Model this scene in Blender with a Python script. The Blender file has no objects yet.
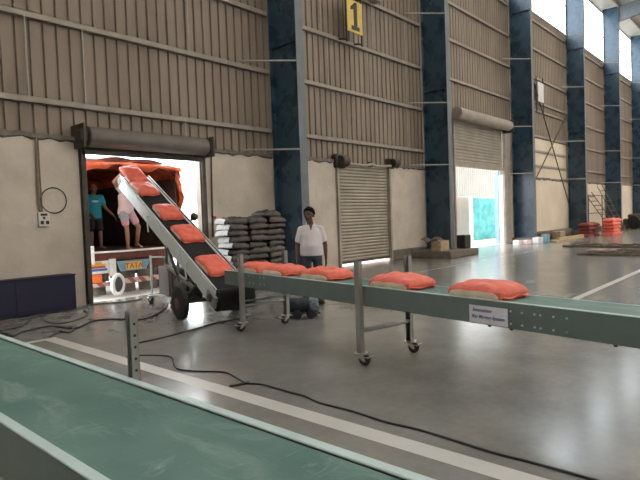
import bpy, math, random
from mathutils import Vector, Matrix, Euler
S = bpy.context.scene
COL = S.collection
PI = math.pi
V = Vector

# ------------------------------------------------------------------ materials
def mat(name, col, rough=.6, metal=0., var=.12, scale=6., bump=0., bscale=40., spec=.5, col2=None, rvar=0., detail=4., stretch=None, dust=None):
    m = bpy.data.materials.new(name); m.use_nodes = True
    nt = m.node_tree; N = nt.nodes; L = nt.links
    b = N['Principled BSDF']
    b.inputs['Roughness'].default_value = rough; b.inputs['Metallic'].default_value = metal
    b.inputs['Specular IOR Level'].default_value = spec
    tc = N.new('ShaderNodeTexCoord')
    if var > 0 or col2:
        n = N.new('ShaderNodeTexNoise'); n.inputs['Scale'].default_value = scale; n.inputs['Detail'].default_value = detail
        if stretch:
            mp = N.new('ShaderNodeMapping'); mp.inputs['Scale'].default_value = stretch; L.new(tc.outputs['Object'], mp.inputs['Vector']); L.new(mp.outputs[0], n.inputs['Vector'])
        else: L.new(tc.outputs['Object'], n.inputs['Vector'])
        r = N.new('ShaderNodeValToRGB')
        r.color_ramp.elements[0].position = .32; r.color_ramp.elements[1].position = .68
        if col2 is None:
            a = [c * (1 - var) for c in col]; c2 = [min(1, c * (1 + var)) for c in col]
        else: a, c2 = col, col2
        r.color_ramp.elements[0].color = (*a, 1); r.color_ramp.elements[1].color = (*c2, 1)
        L.new(n.outputs['Fac'], r.inputs['Fac']); L.new(r.outputs['Color'], b.inputs['Base Color'])
        if dust:                      # (colour, mapping scale, low, high, amount): scuffs and smears
            last = r.outputs['Color']
            for (dc_, ds_, lo, hi, am) in dust:
                mp = N.new('ShaderNodeMapping'); mp.inputs['Scale'].default_value = ds_; L.new(tc.outputs['Object'], mp.inputs['Vector'])
                dn = N.new('ShaderNodeTexNoise'); dn.inputs['Scale'].default_value = 1; dn.inputs['Detail'].default_value = 7; dn.inputs['Roughness'].default_value = .62; dn.inputs['Distortion'].default_value = .6
                L.new(mp.outputs[0], dn.inputs['Vector'])
                mr_ = N.new('ShaderNodeMapRange'); mr_.inputs['From Min'].default_value = lo; mr_.inputs['From Max'].default_value = hi; mr_.inputs['To Max'].default_value = am
                L.new(dn.outputs['Fac'], mr_.inputs['Value'])
                mx_ = N.new('ShaderNodeMix'); mx_.data_type = 'RGBA'; L.new(mr_.outputs['Result'], mx_.inputs['Factor']); L.new(last, mx_.inputs['A']); mx_.inputs['B'].default_value = (*dc_, 1); last = mx_.outputs['Result']
            L.new(last, b.inputs['Base Color'])
        if rvar > 0:
            mr = N.new('ShaderNodeMapRange'); mr.inputs['To Min'].default_value = max(0, rough - rvar); mr.inputs['To Max'].default_value = rough + rvar
            L.new(n.outputs['Fac'], mr.inputs['Value']); L.new(mr.outputs['Result'], b.inputs['Roughness'])
    else: b.inputs['Base Color'].default_value = (*col, 1)
    if bump > 0:
        n2 = N.new('ShaderNodeTexNoise'); n2.inputs['Scale'].default_value = bscale; n2.inputs['Detail'].default_value = 3
        L.new(tc.outputs['Object'], n2.inputs['Vector'])
        bp = N.new('ShaderNodeBump'); bp.inputs['Strength'].default_value = bump; bp.inputs['Distance'].default_value = .02
        L.new(n2.outputs['Fac'], bp.inputs['Height']); L.new(bp.outputs['Normal'], b.inputs['Normal'])
    return m

def floor_mat():
    m = bpy.data.materials.new('polished_concrete'); m.use_nodes = True
    nt = m.node_tree; N = nt.nodes; L = nt.links; b = N['Principled BSDF']
    tc = N.new('ShaderNodeTexCoord'); sp = N.new('ShaderNodeSeparateXYZ'); L.new(tc.outputs['Object'], sp.inputs[0])
    def math_(op, a, bb=None, clamp=False):
        n = N.new('ShaderNodeMath'); n.operation = op; n.use_clamp = clamp
        for i, q in enumerate((a, bb)):
            if q is None: continue
            if isinstance(q, (int, float)): n.inputs[i].default_value = q
            else: L.new(q, n.inputs[i])
        return n.outputs[0]
    def noise(scale, detail=5, rough=.55):
        n = N.new('ShaderNodeTexNoise'); n.inputs['Scale'].default_value = scale; n.inputs['Detail'].default_value = detail
        n.inputs['Roughness'].default_value = rough
        L.new(tc.outputs['Object'], n.inputs['Vector']); return n.outputs['Fac']
    def band(s, lo, hi): return math_('MULTIPLY', math_('GREATER_THAN', s, lo), math_('LESS_THAN', s, hi))
    X, Y = sp.outputs[0], sp.outputs[1]
    n1, n2, n3 = noise(.35), noise(2.2, 8, .7), noise(14, 4)
    mixv = math_('ADD', math_('MULTIPLY', n1, .5), math_('ADD', math_('MULTIPLY', n2, .35), math_('MULTIPLY', n3, .15)))
    r = N.new('ShaderNodeValToRGB'); L.new(mixv, r.inputs['Fac'])
    r.color_ramp.elements[0].position = .36; r.color_ramp.elements[0].color = (FLA[0], FLA[1], FLA[2], 1)
    r.color_ramp.elements[1].position = .64; r.color_ramp.elements[1].color = (FLB[0], FLB[1], FLB[2], 1)
    l1 = math_('MULTIPLY', band(X, 2.935, 3.105), math_('LESS_THAN', Y, 7.95))
    l2 = math_('MULTIPLY', band(X, 2.3, 3.0), band(Y, 7.84, 7.95))
    l3 = math_('MULTIPLY', math_('GREATER_THAN', X, 9.4), band(Y, 2.84, 2.97))
    l4 = math_('MULTIPLY', band(X, 10.5, 21), band(Y, 7.7, 7.76))
    ln = math_('MAXIMUM', math_('MAXIMUM', l1, l2), math_('MAXIMUM', l3, math_('MULTIPLY', l4, .5)))
    wear = math_('MULTIPLY', ln, math_('MULTIPLY_ADD', n2, .5, True)) if False else math_('MULTIPLY', ln, math_('ADD', math_('MULTIPLY', n2, .5), .5), True)
    mx = N.new('ShaderNodeMix'); mx.data_type = 'RGBA'
    L.new(wear, mx.inputs['Factor']); L.new(r.outputs['Color'], mx.inputs['A']); mx.inputs['B'].default_value = (.62, .60, .56, 1)
    L.new(mx.outputs['Result'], b.inputs['Base Color'])
    rg = math_('ADD', math_('ADD', math_('MULTIPLY', n2, .16), math_('MULTIPLY', n1, .08)), .085)
    L.new(math_('ADD', rg, math_('MULTIPLY', ln, .12)), b.inputs['Roughness'])
    bp = N.new('ShaderNodeBump'); bp.inputs['Strength'].default_value = .05; bp.inputs['Distance'].default_value = .02
    L.new(noise(4, 2), bp.inputs['Height']); L.new(bp.outputs['Normal'], b.inputs['Normal'])
    b.inputs['Specular IOR Level'].default_value = .6
    return m
FLA, FLB = (.150, .148, .135), (.262, .256, .234)

def glassy(name, t):
    m = bpy.data.materials.new(name); m.use_nodes = True
    N = m.node_tree.nodes; L = m.node_tree.links
    out = N['Material Output']; N.remove(N['Principled BSDF'])
    tr = N.new('ShaderNodeBsdfTransparent'); tr.inputs[0].default_value = (*t, 1)
    gl = N.new('ShaderNodeBsdfDiffuse'); gl.inputs[0].default_value = (.8, .8, .8, 1)
    mx = N.new('ShaderNodeMixShader'); mx.inputs[0].default_value = .12
    L.new(tr.outputs[0], mx.inputs[1]); L.new(gl.outputs[0], mx.inputs[2]); L.new(mx.outputs[0], out.inputs[0])
    return m

def cloth_thin(name, col, col2, scale, transl=.3):
    m = mat(name, col, .8, 0, .2, scale, .35, 9, col2=col2)
    N = m.node_tree.nodes; L = m.node_tree.links; b = N['Principled BSDF']
    t = N.new('ShaderNodeBsdfTranslucent'); t.inputs[0].default_value = (*col2, 1)
    mx = N.new('ShaderNodeMixShader'); mx.inputs[0].default_value = transl
    L.new(b.outputs[0], mx.inputs[1]); L.new(t.outputs[0], mx.inputs[2]); L.new(mx.outputs[0], N['Material Output'].inputs[0])
    return m

def stripe_mat(name, a, b_, freq):
    m = bpy.data.materials.new(name); m.use_nodes = True
    N = m.node_tree.nodes; L = m.node_tree.links; b = N['Principled BSDF']; b.inputs['Roughness'].default_value = .6
    tc = N.new('ShaderNodeTexCoord'); w = N.new('ShaderNodeTexWave'); w.bands_direction = 'DIAGONAL'; w.inputs['Scale'].default_value = freq; w.inputs['Distortion'].default_value = .4
    L.new(tc.outputs['Object'], w.inputs['Vector']); r = N.new('ShaderNodeValToRGB'); r.color_ramp.interpolation = 'CONSTANT'
    r.color_ramp.elements[0].color = (*a, 1); r.color_ramp.elements[1].color = (*b_, 1); r.color_ramp.elements[1].position = .5
    L.new(w.outputs['Fac'], r.inputs['Fac']); L.new(r.outputs['Color'], b.inputs['Base Color']); return m

def column_mat():
    m = mat('blue_column_paint', (.020, .046, .072), .28, 0, .2, 1.6, .12, 5, col2=(.030, .074, .120), rvar=.08, dust=[((.10, .14, .17), (2.5, 3, 2), .62, .8, .35)])
    return m

M = {}
def mk():
    M['floor'] = floor_mat()
    M['plaster'] = mat('aged_plaster', (.48, .41, .345), .85, 0, .1, 1.4, .35, 9, col2=(.61, .54, .465), dust=[((.26, .20, .15), (1.6, 1.6, .9), .60, .80, .55), ((.70, .64, .57), (5, 5, 5), .58, .8, .5), ((.20, .15, .11), (9, 9, 3), .68, .8, .6)])
    M['cream'] = mat('cream_plaster', (.64, .545, .43), .85, 0, .1, .8, .3, 9, col2=(.74, .645, .53))
    M['sheet'] = mat('dusty_steel_sheet', (.19, .148, .114), .6, 0, .1, 1.3, .1, 20, col2=(.285, .228, .18), stretch=(1, 1, .12), dust=[((.11, .085, .065), (.5, .5, .5), .56, .75, .5), ((.36, .30, .25), (3, 3, .25), .60, .8, .35)])
    M['girt'] = mat('dusty_girt_steel', (.34, .295, .255), .6, 0, .15, 3)
    M['rod'] = mat('pale_rod_steel', (.42, .39, .36), .5, .2, .1, 3)
    M['col'] = column_mat()
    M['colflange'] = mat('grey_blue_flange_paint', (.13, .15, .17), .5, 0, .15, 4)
    M['roof'] = mat('roof_sheet', (.42, .40, .37), .6, 0, .1, 1)
    M['conc'] = mat('rough_concrete', (.16, .137, .115), .9, 0, .25, 5, .4, 12)
    M['shutter'] = mat('galvanised_shutter', (.33, .29, .24), .5, .15, .15, 1.5, .1, 20)
    M['drumsteel'] = mat('shutter_drum_steel', (.15, .13, .115), .6, .2, .15, 2)
    M['darksteel'] = mat('dark_dusty_steel', (.07, .06, .05), .6, .3, .25, 5)
    M['pane'] = glassy('unseen_skylight_sheet', (.60, .555, .49))
    M['clear'] = glassy('translucent_wall_sheet', (.93, .95, .97))
    M['conv'] = mat('grey_green_paint', (.125, .172, .163), .42, 0, .08, 5, .05, 30)
    M['convlight'] = mat('pale_grey_green_paint', (.42, .52, .51), .4, 0, .08, 8)
    M['belt'] = mat('green_belt_rubber', (.035, .105, .083), .55, 0, .2, 3.2, .06, 60, col2=(.085, .165, .137), rvar=.12, detail=9, dust=[((.30, .37, .33), (2.2, 7, 5), .52, .80, .55), ((.38, .44, .40), (14, 5, 9), .62, .8, .5), ((.03, .07, .06), (1.5, 2.5, 2), .55, .8, .45)])
    M['blackbelt'] = mat('black_belt_rubber', (.010, .0105, .0115), .75, 0, .3, 5, .15, 60, spec=.3)
    M['whitepaint'] = mat('chalky_pale_blue_paint', (.60, .66, .67), .45, 0, .08, 7)
    M['steel'] = mat('brushed_grey_steel', (.27, .27, .262), .5, .2, .1, 8)
    M['zinc'] = mat('zinc_plated', (.55, .53, .50), .35, .8, .1, 10)
    M['rubber'] = mat('black_rubber', (.018, .018, .02), .7, 0, .2, 10)
    M['rim'] = mat('rusty_red_rim', (.17, .07, .055), .65, .1, .3, 9)
    M['orange'] = mat('orange_woven_plastic', (.66, .10, .058), .5, 0, .1, 9, .18, 55, col2=(.77, .16, .095))
    M['beige'] = mat('beige_printed_side', (.62, .53, .42), .6, 0, .1, 9, col2=(.78, .70, .58))
    M['sackdark'] = mat('dark_woven_plastic', (.018, .015, .015), .5, 0, .2, 5, .35, 30, col2=(.08, .068, .06))
    M['plainwhite'] = mat('white_panel_and_daylit_end', (.70, .70, .72), .35, 0, .1, 14, .3, 30)  # boards and cartons; on sack ends it stands for door light
    M['navy'] = mat('navy_sheet_metal', (.011, .010, .036), .55, 0, .1, 4)
    M['paper'] = mat('white_paper', (.72, .72, .80), .7, 0, .04, 9)
    M['ink'] = mat('blue_ink', (.03, .035, .22), .7, 0, 0)
    M['yellow'] = mat('yellow_sign_paint', (.68, .48, .10), .5, 0, .08, 5)
    M['blackpaint'] = mat('black_paint', (.02, .018, .016), .6, 0, 0)
    M['cable'] = mat('black_cable_sheath', (.012, .012, .013), .6, 0, 0)
    M['switch'] = mat('switchboard_white', (.62, .58, .54), .5, 0, .06, 9)
    M['conduit'] = mat('dusty_conduit', (.20, .165, .125), .7, 0, .2, 12)
    M['tarp'] = cloth_thin('orange_tarpaulin', (.52, .085, .03), (.70, .16, .06), 5, .04)
    M['wood'] = mat('dark_truck_wood', (.06, .030, .024), .8, 0, .35, 7)
    M['redbrown'] = mat('red_brown_truck_paint', (.13, .035, .026), .65, 0, .3, 7)
    M['skyblue'] = mat('pale_blue_truck_paint', (.19, .34, .44), .5, 0, .2, 8)
    M['stripe'] = stripe_mat('red_white_bumper_stripe', (.36, .11, .09), (.58, .44, .40), 2.4)
    M['truckyellow'] = mat('truck_yellow', (.75, .5, .1), .5, 0, .15, 9)
    M['truckblue'] = mat('truck_blue', (.05, .16, .45), .5, 0, .2, 9)
    M['truckred'] = mat('truck_red', (.5, .06, .04), .5, 0, .2, 9)
    M['truckwhite'] = mat('truck_white', (.75, .75, .74), .5, 0, .1, 9)
    M['cyan'] = cloth_thin('cyan_tarpaulin', (.05, .40, .50), (.21, .62, .67), 2.2, .06)
    M['outconc'] = mat('pale_yard_concrete', (.52, .49, .44), .9, 0, .1, 1)
    M['outwall'] = mat('pale_outdoor_wall', (.52, .43, .38), .85, 0, .08, 1)
    M['outsheet'] = mat('white_corrugated_fence', (.52, .53, .54), .5, 0, .05, 1)
    M['redsack'] = mat('red_woven_plastic', (.72, .09, .06), .5, 0, .2, 7, .2, 40, col2=(.85, .24, .17))
    M['maroonsack'] = mat('dark_red_woven_plastic', (.20, .035, .03), .55, 0, .3, 7, .2, 40)
    M['timber'] = mat('pale_timber', (.42, .32, .2), .8, 0, .2, 8)
    M['rust'] = mat('rusty_frame_steel', (.15, .115, .09), .75, .2, .3, 9)
    M['skin'] = mat('brown_skin', (.095, .043, .027), .6, 0, .08, 12)
    M['skinlight'] = mat('tan_skin', (.30, .155, .10), .55, 0, .08, 12)
    M['hair'] = mat('black_hair', (.006, .005, .005), .9, 0, .2, 40, .2, 120, spec=.12)
    M['polo'] = mat('white_polo_cotton', (.66, .63, .65), .85, 0, .04, 14, .25, 16)
    M['trouser'] = mat('slate_trouser_cloth', (.040, .050, .070), .85, 0, .15, 14, .2, 20)
    M['shoe'] = mat('black_shoe_leather', (.012, .012, .013), .4, 0, 0)
    M['teal'] = mat('teal_cotton', (.025, .36, .44), .8, 0, .08, 12, .2, 16)
    M['dkshort'] = mat('dark_shorts_cloth', (.03, .03, .04), .85, 0, .1, 12)
    M['pinktee'] = mat('pale_pink_cotton', (.72, .55, .56), .8, 0, .08, 10, .25, 14)
    M['patt'] = mat('teal_and_pink_wrap_cloth', (.05, .42, .48), .8, 0, .3, 3.5, .2, 14, col2=(.78, .20, .26))
    M['eyewhite'] = mat('shaded_eye_white', (.28, .25, .23), .3, 0, 0)  # darkened to carry the shade of the brow
    M['iris'] = mat('dark_iris', (.02, .012, .01), .2, 0, 0)
    M['lip'] = mat('dark_lip', (.20, .07, .06), .5, 0, 0)
mk()

# ------------------------------------------------------------------ mesh builder
class MB:
    def __init__(s, M=None): s.v = []; s.f = []; s.M = M
    def add(s, vs, fs, M=None):
        o = len(s.v)
        for p in vs:
            p = V(p)
            if M is not None: p = M @ p
            if s.M is not None: p = s.M @ p
            s.v.append(p)
        s.f += [[i + o for i in f] for f in fs]; return s
    def box(s, x0, x1, y0, y1, z0, z1, b=0., M=None):
        if b <= 0:
            vs = [(x, y, z) for x in (x0, x1) for y in (y0, y1) for z in (z0, z1)]
            return s.add(vs, [(0, 1, 3, 2), (4, 6, 7, 5), (0, 4, 5, 1), (2, 3, 7, 6), (0, 2, 6, 4), (1, 5, 7, 3)], M)
        b = min(b, (x1 - x0) * .45, (y1 - y0) * .45, (z1 - z0) * .45)
        c = [(x0, x1), (y0, y1), (z0, z1)]; vs = []; idx = {}
        for i in (0, 1):
            for j in (0, 1):
                for k in (0, 1):
                    p = [c[0][i], c[1][j], c[2][k]]; sg = [1 - 2 * i, 1 - 2 * j, 1 - 2 * k]
                    for ax in range(3):
                        q = [p[a] + (0 if a == ax else sg[a] * b) for a in range(3)]
                        idx[(i, j, k, ax)] = len(vs); vs.append(q)
        fs = []
        for ax in range(3):
            a1, a2 = [(1, 2), (0, 2), (0, 1)][ax]
            for e in (0, 1):
                L = []
                for (p, q) in ((0, 0), (1, 0), (1, 1), (0, 1)):
                    t = [0, 0, 0]; t[ax] = e; t[a1] = p; t[a2] = q; L.append(idx[(*t, ax)])
                fs.append(L)
        for ax in range(3):
            a1, a2 = [(1, 2), (0, 2), (0, 1)][ax]
            for p in (0, 1):
                for q in (0, 1):
                    t0 = [0, 0, 0]; t0[a1] = p; t0[a2] = q; t1 = list(t0); t1[ax] = 1
                    fs.append([idx[(*t0, a1)], idx[(*t1, a1)], idx[(*t1, a2)], idx[(*t0, a2)]])
        for i in (0, 1):
            for j in (0, 1):
                for k in (0, 1): fs.append([idx[(i, j, k, a)] for a in range(3)])
        return s.add(vs, fs, M)
    def bar(s, a, b, w, h, up=(0, 0, 1), M=None):
        a, b = V(a), V(b); d = (b - a); L = d.length; d.normalize(); up = V(up)
        if abs(d.dot(up)) > .98: up = V((0, 1, 0))
        x = d.cross(up).normalized(); z = x.cross(d)
        R = Matrix((x, d, z)).transposed().to_4x4(); R.translation = a
        return s.box(-w / 2, w / 2, 0, L, -h / 2, h / 2, min(w, h) * .12, (M @ R) if M else R)
    def tube(s, pts, r, n=8, smooth=0, caps=True, M=None, rb=None):
        P = [V(p) for p in pts]
        if smooth and len(P) > 2:
            Q = []
            for i in range(len(P) - 1):
                p0, p1, p2, p3 = P[max(0, i - 1)], P[i], P[i + 1], P[min(len(P) - 1, i + 2)]
                for k in range(smooth):
                    t = k / smooth
                    Q.append(.5 * ((2 * p1) + (p2 - p0) * t + (2 * p0 - 5 * p1 + 4 * p2 - p3) * t * t + (3 * p1 - p0 - 3 * p2 + p3) * t ** 3))
            P = Q + [P[-1]]
        R = r if isinstance(r, (list, tuple)) else [r] * len(P)
        vs = []; fs = []; x = None
        for i, p in enumerate(P):
            d = (P[min(i + 1, len(P) - 1)] - P[max(i - 1, 0)]).normalized()
            if x is None: x = d.orthogonal().normalized()
            x = (x - d * x.dot(d)).normalized(); y = d.cross(x)
            for k in range(n):
                a = 2 * PI * k / n; vs.append(p + (x * math.cos(a) + y * (rb or 1) * math.sin(a)) * R[i])
        for i in range(len(P) - 1):
            for k in range(n):
                k2 = (k + 1) % n; fs.append([i * n + k, i * n + k2, (i + 1) * n + k2, (i + 1) * n + k])
        if caps:
            fs.append(list(range(n))[::-1]); fs.append([(len(P) - 1) * n + k for k in range(n)])
        return s.add(vs, fs, M)
    def lathe(s, a, axis, prof, n=20, M=None):
        """profile [(distance along axis, radius)]"""
        a = V(a); ax = V(axis).normalized(); x = ax.orthogonal().normalized(); y = ax.cross(x); vs = []; fs = []
        for (h, r) in prof:
            for k in range(n):
                t = 2 * PI * k / n; vs.append(a + ax * h + (x * math.cos(t) + y * math.sin(t)) * max(r, 1e-4))
        for i in range(len(prof) - 1):
            for k in range(n):
                k2 = (k + 1) % n; fs.append([i * n + k, i * n + k2, (i + 1) * n + k2, (i + 1) * n + k])
        fs.append(list(range(n))[::-1]); fs.append([(len(prof) - 1) * n + k for k in range(n)])
        return s.add(vs, fs, M)
    def cyl(s, a, b, r, n=16, M=None):
        a, b = V(a), V(b); L = (b - a).length; e = min(r * .12, L * .2)
        return s.lathe(a, b - a, [(0, r - e), (e, r), (L - e, r), (L, r - e)], n, M)
    def ell(s, c, rx, ry, rz, n=16, m=10, R=None):
        vs = []; fs = []; c = V(c)
        for i in range(m + 1):
            t = PI * i / m
            for k in range(n):
                a = 2 * PI * k / n
                p = V((rx * math.sin(t) * math.cos(a), ry * math.sin(t) * math.sin(a), rz * math.cos(t)))
                if R is not None: p = R @ p
                vs.append(c + p)
        for i in range(m):
            for k in range(n):
                k2 = (k + 1) % n; fs.append([i * n + k, (i + 1) * n + k, (i + 1) * n + k2, i * n + k2])
        return s.add(vs, fs)
    def cap(s, a, b, r0, r1, n=12):
        """tapered capsule"""
        a, b = V(a), V(b); L = (b - a).length
        if L < 1e-5: return s
        pr = []
        for i in range(5): t = PI / 2 * i / 4; pr.append((-r0 * math.cos(t), r0 * math.sin(t)))
        for i in range(5): t = PI / 2 * i / 4; pr.append((L + r1 * math.sin(t), r1 * math.cos(t)))
        return s.lathe(a, b - a, pr, n)
    def chain(s, pts, rad, n=12):
        for i in range(len(pts) - 1): s.cap(pts[i], pts[i + 1], rad[i], rad[i + 1], n)
        return s
    def prism(s, poly, d0, d1, to3):
        n = len(poly); vs = [to3(p[0], p[1], d0) for p in poly] + [to3(p[0], p[1], d1) for p in poly]
        fs = [list(range(n))[::-1], list(range(n, 2 * n))] + [[i, (i + 1) % n, n + (i + 1) % n, n + i] for i in range(n)]
        return s.add(vs, fs)

ROOTM = {}
def mesh_obj(name, mb, m, parent=None, smooth=False, root=None):
    me = bpy.data.meshes.new(name)
    inv = None
    r = root or parent
    while r is not None and r.name not in ROOTM: r = r.parent
    if r is not None: inv = ROOTM[r.name].inverted()
    vs = [tuple((inv @ p) if inv else p) for p in mb.v]
    me.from_pydata(vs, [], mb.f); me.validate(); me.update()
    import bmesh
    bm = bmesh.new(); bm.from_mesh(me); bmesh.ops.recalc_face_normals(bm, faces=bm.faces); bm.to_mesh(me); bm.free()
    if m is not None: me.materials.append(M[m] if isinstance(m, str) else m)
    if smooth:
        for p in me.polygons: p.use_smooth = True
        try: me.set_sharp_from_angle(angle=math.radians(40))
        except Exception: pass
    o = bpy.data.objects.new(name, me); COL.objects.link(o)
    if parent is not None: o.parent = parent
    return o
def tag(o, label=None, cat=None, group=None, kind=None):
    for k, q in (('label', label), ('category', cat), ('group', group), ('kind', kind)):
        if q: o[k] = q
    return o
def thing(name, label, cat, mtx=None, group=None):
    o = bpy.data.objects.new(name, None); COL.objects.link(o); o.empty_display_size = .1
    mtx = mtx or Matrix.Identity(4)
    o.matrix_world = mtx; ROOTM[o.name] = mtx.copy()
    return tag(o, label, cat, group)
def single(name, mb, m, label, cat, base=None, group=None, smooth=False):
    """one-mesh thing, origin at base"""
    me_o = bpy.data.objects.new('tmp', None)
    base = V(base) if base is not None else V((0, 0, 0))
    b2 = MB(); b2.v = [p - base for p in mb.v]; b2.f = mb.f
    bpy.data.objects.remove(me_o)
    o = mesh_obj(name, b2, m, None, smooth); o.location = base
    return tag(o, label, cat, group)
def struct(name, mb, m, smooth=False, parent=None):
    o = mesh_obj(name, mb, m, parent, smooth)
    if parent is None: o['kind'] = 'structure'
    return o
def T(x, y, z): return Matrix.Translation((x, y, z))
def RZ(a): return Matrix.Rotation(a, 4, 'Z')
def frame(o, x, y, z):
    m = Matrix((V(x), V(y), V(z))).transposed().to_4x4(); m.translation = V(o); return m
def dup(root, mtx):
    r = root.copy(); COL.objects.link(r); r.matrix_world = mtx; ROOTM[r.name] = mtx.copy()
    for k in list(r.keys()):
        if k in ('label', 'group'): del r[k]
    for ch in list(root.children):
        c = ch.copy(); COL.objects.link(c); c.parent = r
        for g in ch.children:
            d = g.copy(); COL.objects.link(d); d.parent = c
    return r
def remesh(mb, vox, sm=4):
    me = bpy.data.meshes.new('tmp'); me.from_pydata([tuple(p) for p in mb.v], [], mb.f); me.update()
    import bmesh
    bm = bmesh.new(); bm.from_mesh(me); bmesh.ops.recalc_face_normals(bm, faces=bm.faces); bm.to_mesh(me); bm.free()
    o = bpy.data.objects.new('tmp', me); COL.objects.link(o)
    a = o.modifiers.new('r', 'REMESH'); a.mode = 'VOXEL'; a.voxel_size = vox
    b = o.modifiers.new('s', 'SMOOTH'); b.iterations = sm; b.factor = .5
    dg = bpy.context.evaluated_depsgraph_get(); dg.update()
    e = o.evaluated_get(dg); m2 = e.to_mesh()
    out = MB(); out.v = [q.co.copy() for q in m2.vertices]; out.f = [list(p.vertices) for p in m2.polygons]
    e.to_mesh_clear(); bpy.data.objects.remove(o); bpy.data.meshes.remove(me)
    return out
def text_mb(txt, size, mtx, depth=.001, shear=0.):
    cu = bpy.data.curves.new('t', 'FONT'); cu.body = txt; cu.size = size; cu.extrude = depth; cu.shear = shear; cu.align_x = 'CENTER'; cu.offset = size * .018; cu.resolution_u = 3
    o = bpy.data.objects.new('t', cu); COL.objects.link(o)
    dg = bpy.context.evaluated_depsgraph_get(); dg.update()
    m = o.evaluated_get(dg).to_mesh(); mb = MB()
    mb.add([q.co.copy() for q in m.vertices], [list(p.vertices) for p in m.polygons], mtx)
    o.evaluated_get(dg).to_mesh_clear(); bpy.data.objects.remove(o); bpy.data.curves.remove(cu)
    return mb

# ------------------------------------------------------------------ camera
R = ((0.66614195, -0.05412403, 0.74385851), (-0.74490237, 0.00131165, 0.66717219), (-0.03708573, -0.99853336, -0.03944338))
cm = Matrix(((R[0][0], -R[0][1], -R[0][2], 0), (R[1][0], -R[1][1], -R[1][2], 0), (R[2][0], -R[2][1], -R[2][2], 1.55), (0, 0, 0, 1)))
cd = bpy.data.cameras.new('camera'); cam = bpy.data.objects.new('camera', cd); COL.objects.link(cam)
cam.matrix_world = cm; cd.sensor_width = 36; cd.lens = 536 / 640 * 36; cd.clip_end = 400
S.camera = cam

# ------------------------------------------------------------------ setting
XL, XR, YB = -9., 78., -24.
WY = 10.65                    # inner face of the masonry
CX = [1.7, 10.2, 18.08, 26.48, 35.0, 43.45, 52.0, 60.6, 69.0]
struct('floor', MB().add([(XL, YB, 0), (XR, YB, 0), (XR, WY + .25, 0), (XL, WY + .25, 0), (XL, YB, -.2), (XR, YB, -.2), (XR, WY + .25, -.2), (XL, WY + .25, -.2)],
       [(0, 1, 2, 3), (7, 6, 5, 4), (0, 4, 5, 1), (1, 5, 6, 2), (2, 6, 7, 3), (3, 7, 4, 0)]), 'floor')
struct('ground', MB().box(-30, 110, WY + .25, 60, -.3, -.03), 'outconc')

D1 = (4.92, 7.71); D2 = (12.78, 15.55); D3 = (20.35, 25.25); ZT = 3.33
def wallbox(mb, x0, x1, z0, z1): mb.box(x0, x1, WY, WY + .23, z0, z1)
wl = MB()
wallbox(wl, XL, D1[0], 0, ZT); wallbox(wl, D1[1], D2[0], 0, ZT); wallbox(wl, D2[1], 18.9, 0, ZT)
struct('wall_rear', wl, 'plaster')
wl2 = MB(); wallbox(wl2, 18.9, D3[0], 0, ZT); wallbox(wl2, D3[1], XR, 0, ZT)
struct('wall_rear_far', wl2, 'cream')
# broken mortar ledge on top of the masonry
def ledge(name, x0, x1, seed):
    rnd = random.Random(seed); mb = MB(); n = max(3, int((x1 - x0) / .16)); vs = []; fs = []
    for i in range(n + 1):
        x = x0 + (x1 - x0) * i / n; d = rnd.uniform(.015, .07); h = rnd.uniform(.06, .14); t = rnd.uniform(0, .05)
        vs += [(x, WY + .02, ZT - h), (x, WY - d, ZT - h * .6), (x, WY - d * .8, ZT + t), (x, WY + .12, ZT + t + .02)]
    for i in range(n):
        for k in range(3): fs.append([i * 4 + k, i * 4 + k + 1, i * 4 + 4 + k + 1, i * 4 + 4 + k])
        fs.append([i * 4 + 3, i * 4, i * 4 + 4, i * 4 + 7])
    mb.add(vs, fs); struct(name, mb, 'conc')
for i, (a, b, sd) in enumerate(((XL, 4.75, 1), (7.85, 10.05, 2), (10.35, 12.6, 3), (15.75, 18.0, 4), (26.9, 35, 5), (35.3, 43.5, 6))): ledge('trim_%d' % (i + 1), a, b, sd)
lp = MB(); lp.box(26.95, 34.9, WY + .08, WY + .11, ZT - .02, 5.5)
struct('wall_rear_lining', lp, 'cream')
# rough cement skirting at the foot of the second bay's wall
sk = MB(); sk.box(15.6, 18.0, WY - .05, WY + .02, 0, .36, .02); struct('baseboard_rear', sk, 'conc')

# corrugated cladding
def corr(mb, x0, x1, z0, z1, y, pitch=.25, depth=.045):
    n = int(round((x1 - x0) / pitch)); pitch = (x1 - x0) / n; prof = []
    for i in range(n):
        x = x0 + i * pitch
        prof += [(x, y), (x + pitch * .72, y), (x + pitch * .79, y + depth), (x + pitch * .93, y + depth)]
    prof.append((x1, y)); k = len(prof)
    vs = [(p[0], p[1], z0) for p in prof] + [(p[0], p[1], z1) for p in prof] + [(p[0], p[1] + .012, z0) for p in prof] + [(p[0], p[1] + .012, z1) for p in prof]
    fs = []
    for i in range(k - 1):
        fs += [[i, i + 1, k + i + 1, k + i], [2 * k + i, 3 * k + i, 3 * k + i + 1, 2 * k + i + 1]]
    mb.add(vs, fs)
CZ = 12.3; CT = 15.8
cl = MB()
corr(cl, XL, D1[0] - .1, ZT - .1, CZ, WY + .12); corr(cl, D1[0] - .1, D1[1] + .1, 3.3, CZ, WY + .12); corr(cl, D1[1] + .1, D2[0], ZT - .1, CZ, WY + .12)
corr(cl, D2[0], D2[1], 3.1, CZ, WY + .12); corr(cl, D2[1], D3[0], ZT - .1, CZ, WY + .12)
corr(cl, D3[0], D3[1], 5.4, CZ, WY + .12); corr(cl, D3[1], XR, ZT - .1, CZ, WY + .12)
corr(cl, XL, XR, CT, 17.0, WY + .12, .5)
struct('wall_upper', cl, 'sheet')
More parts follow.
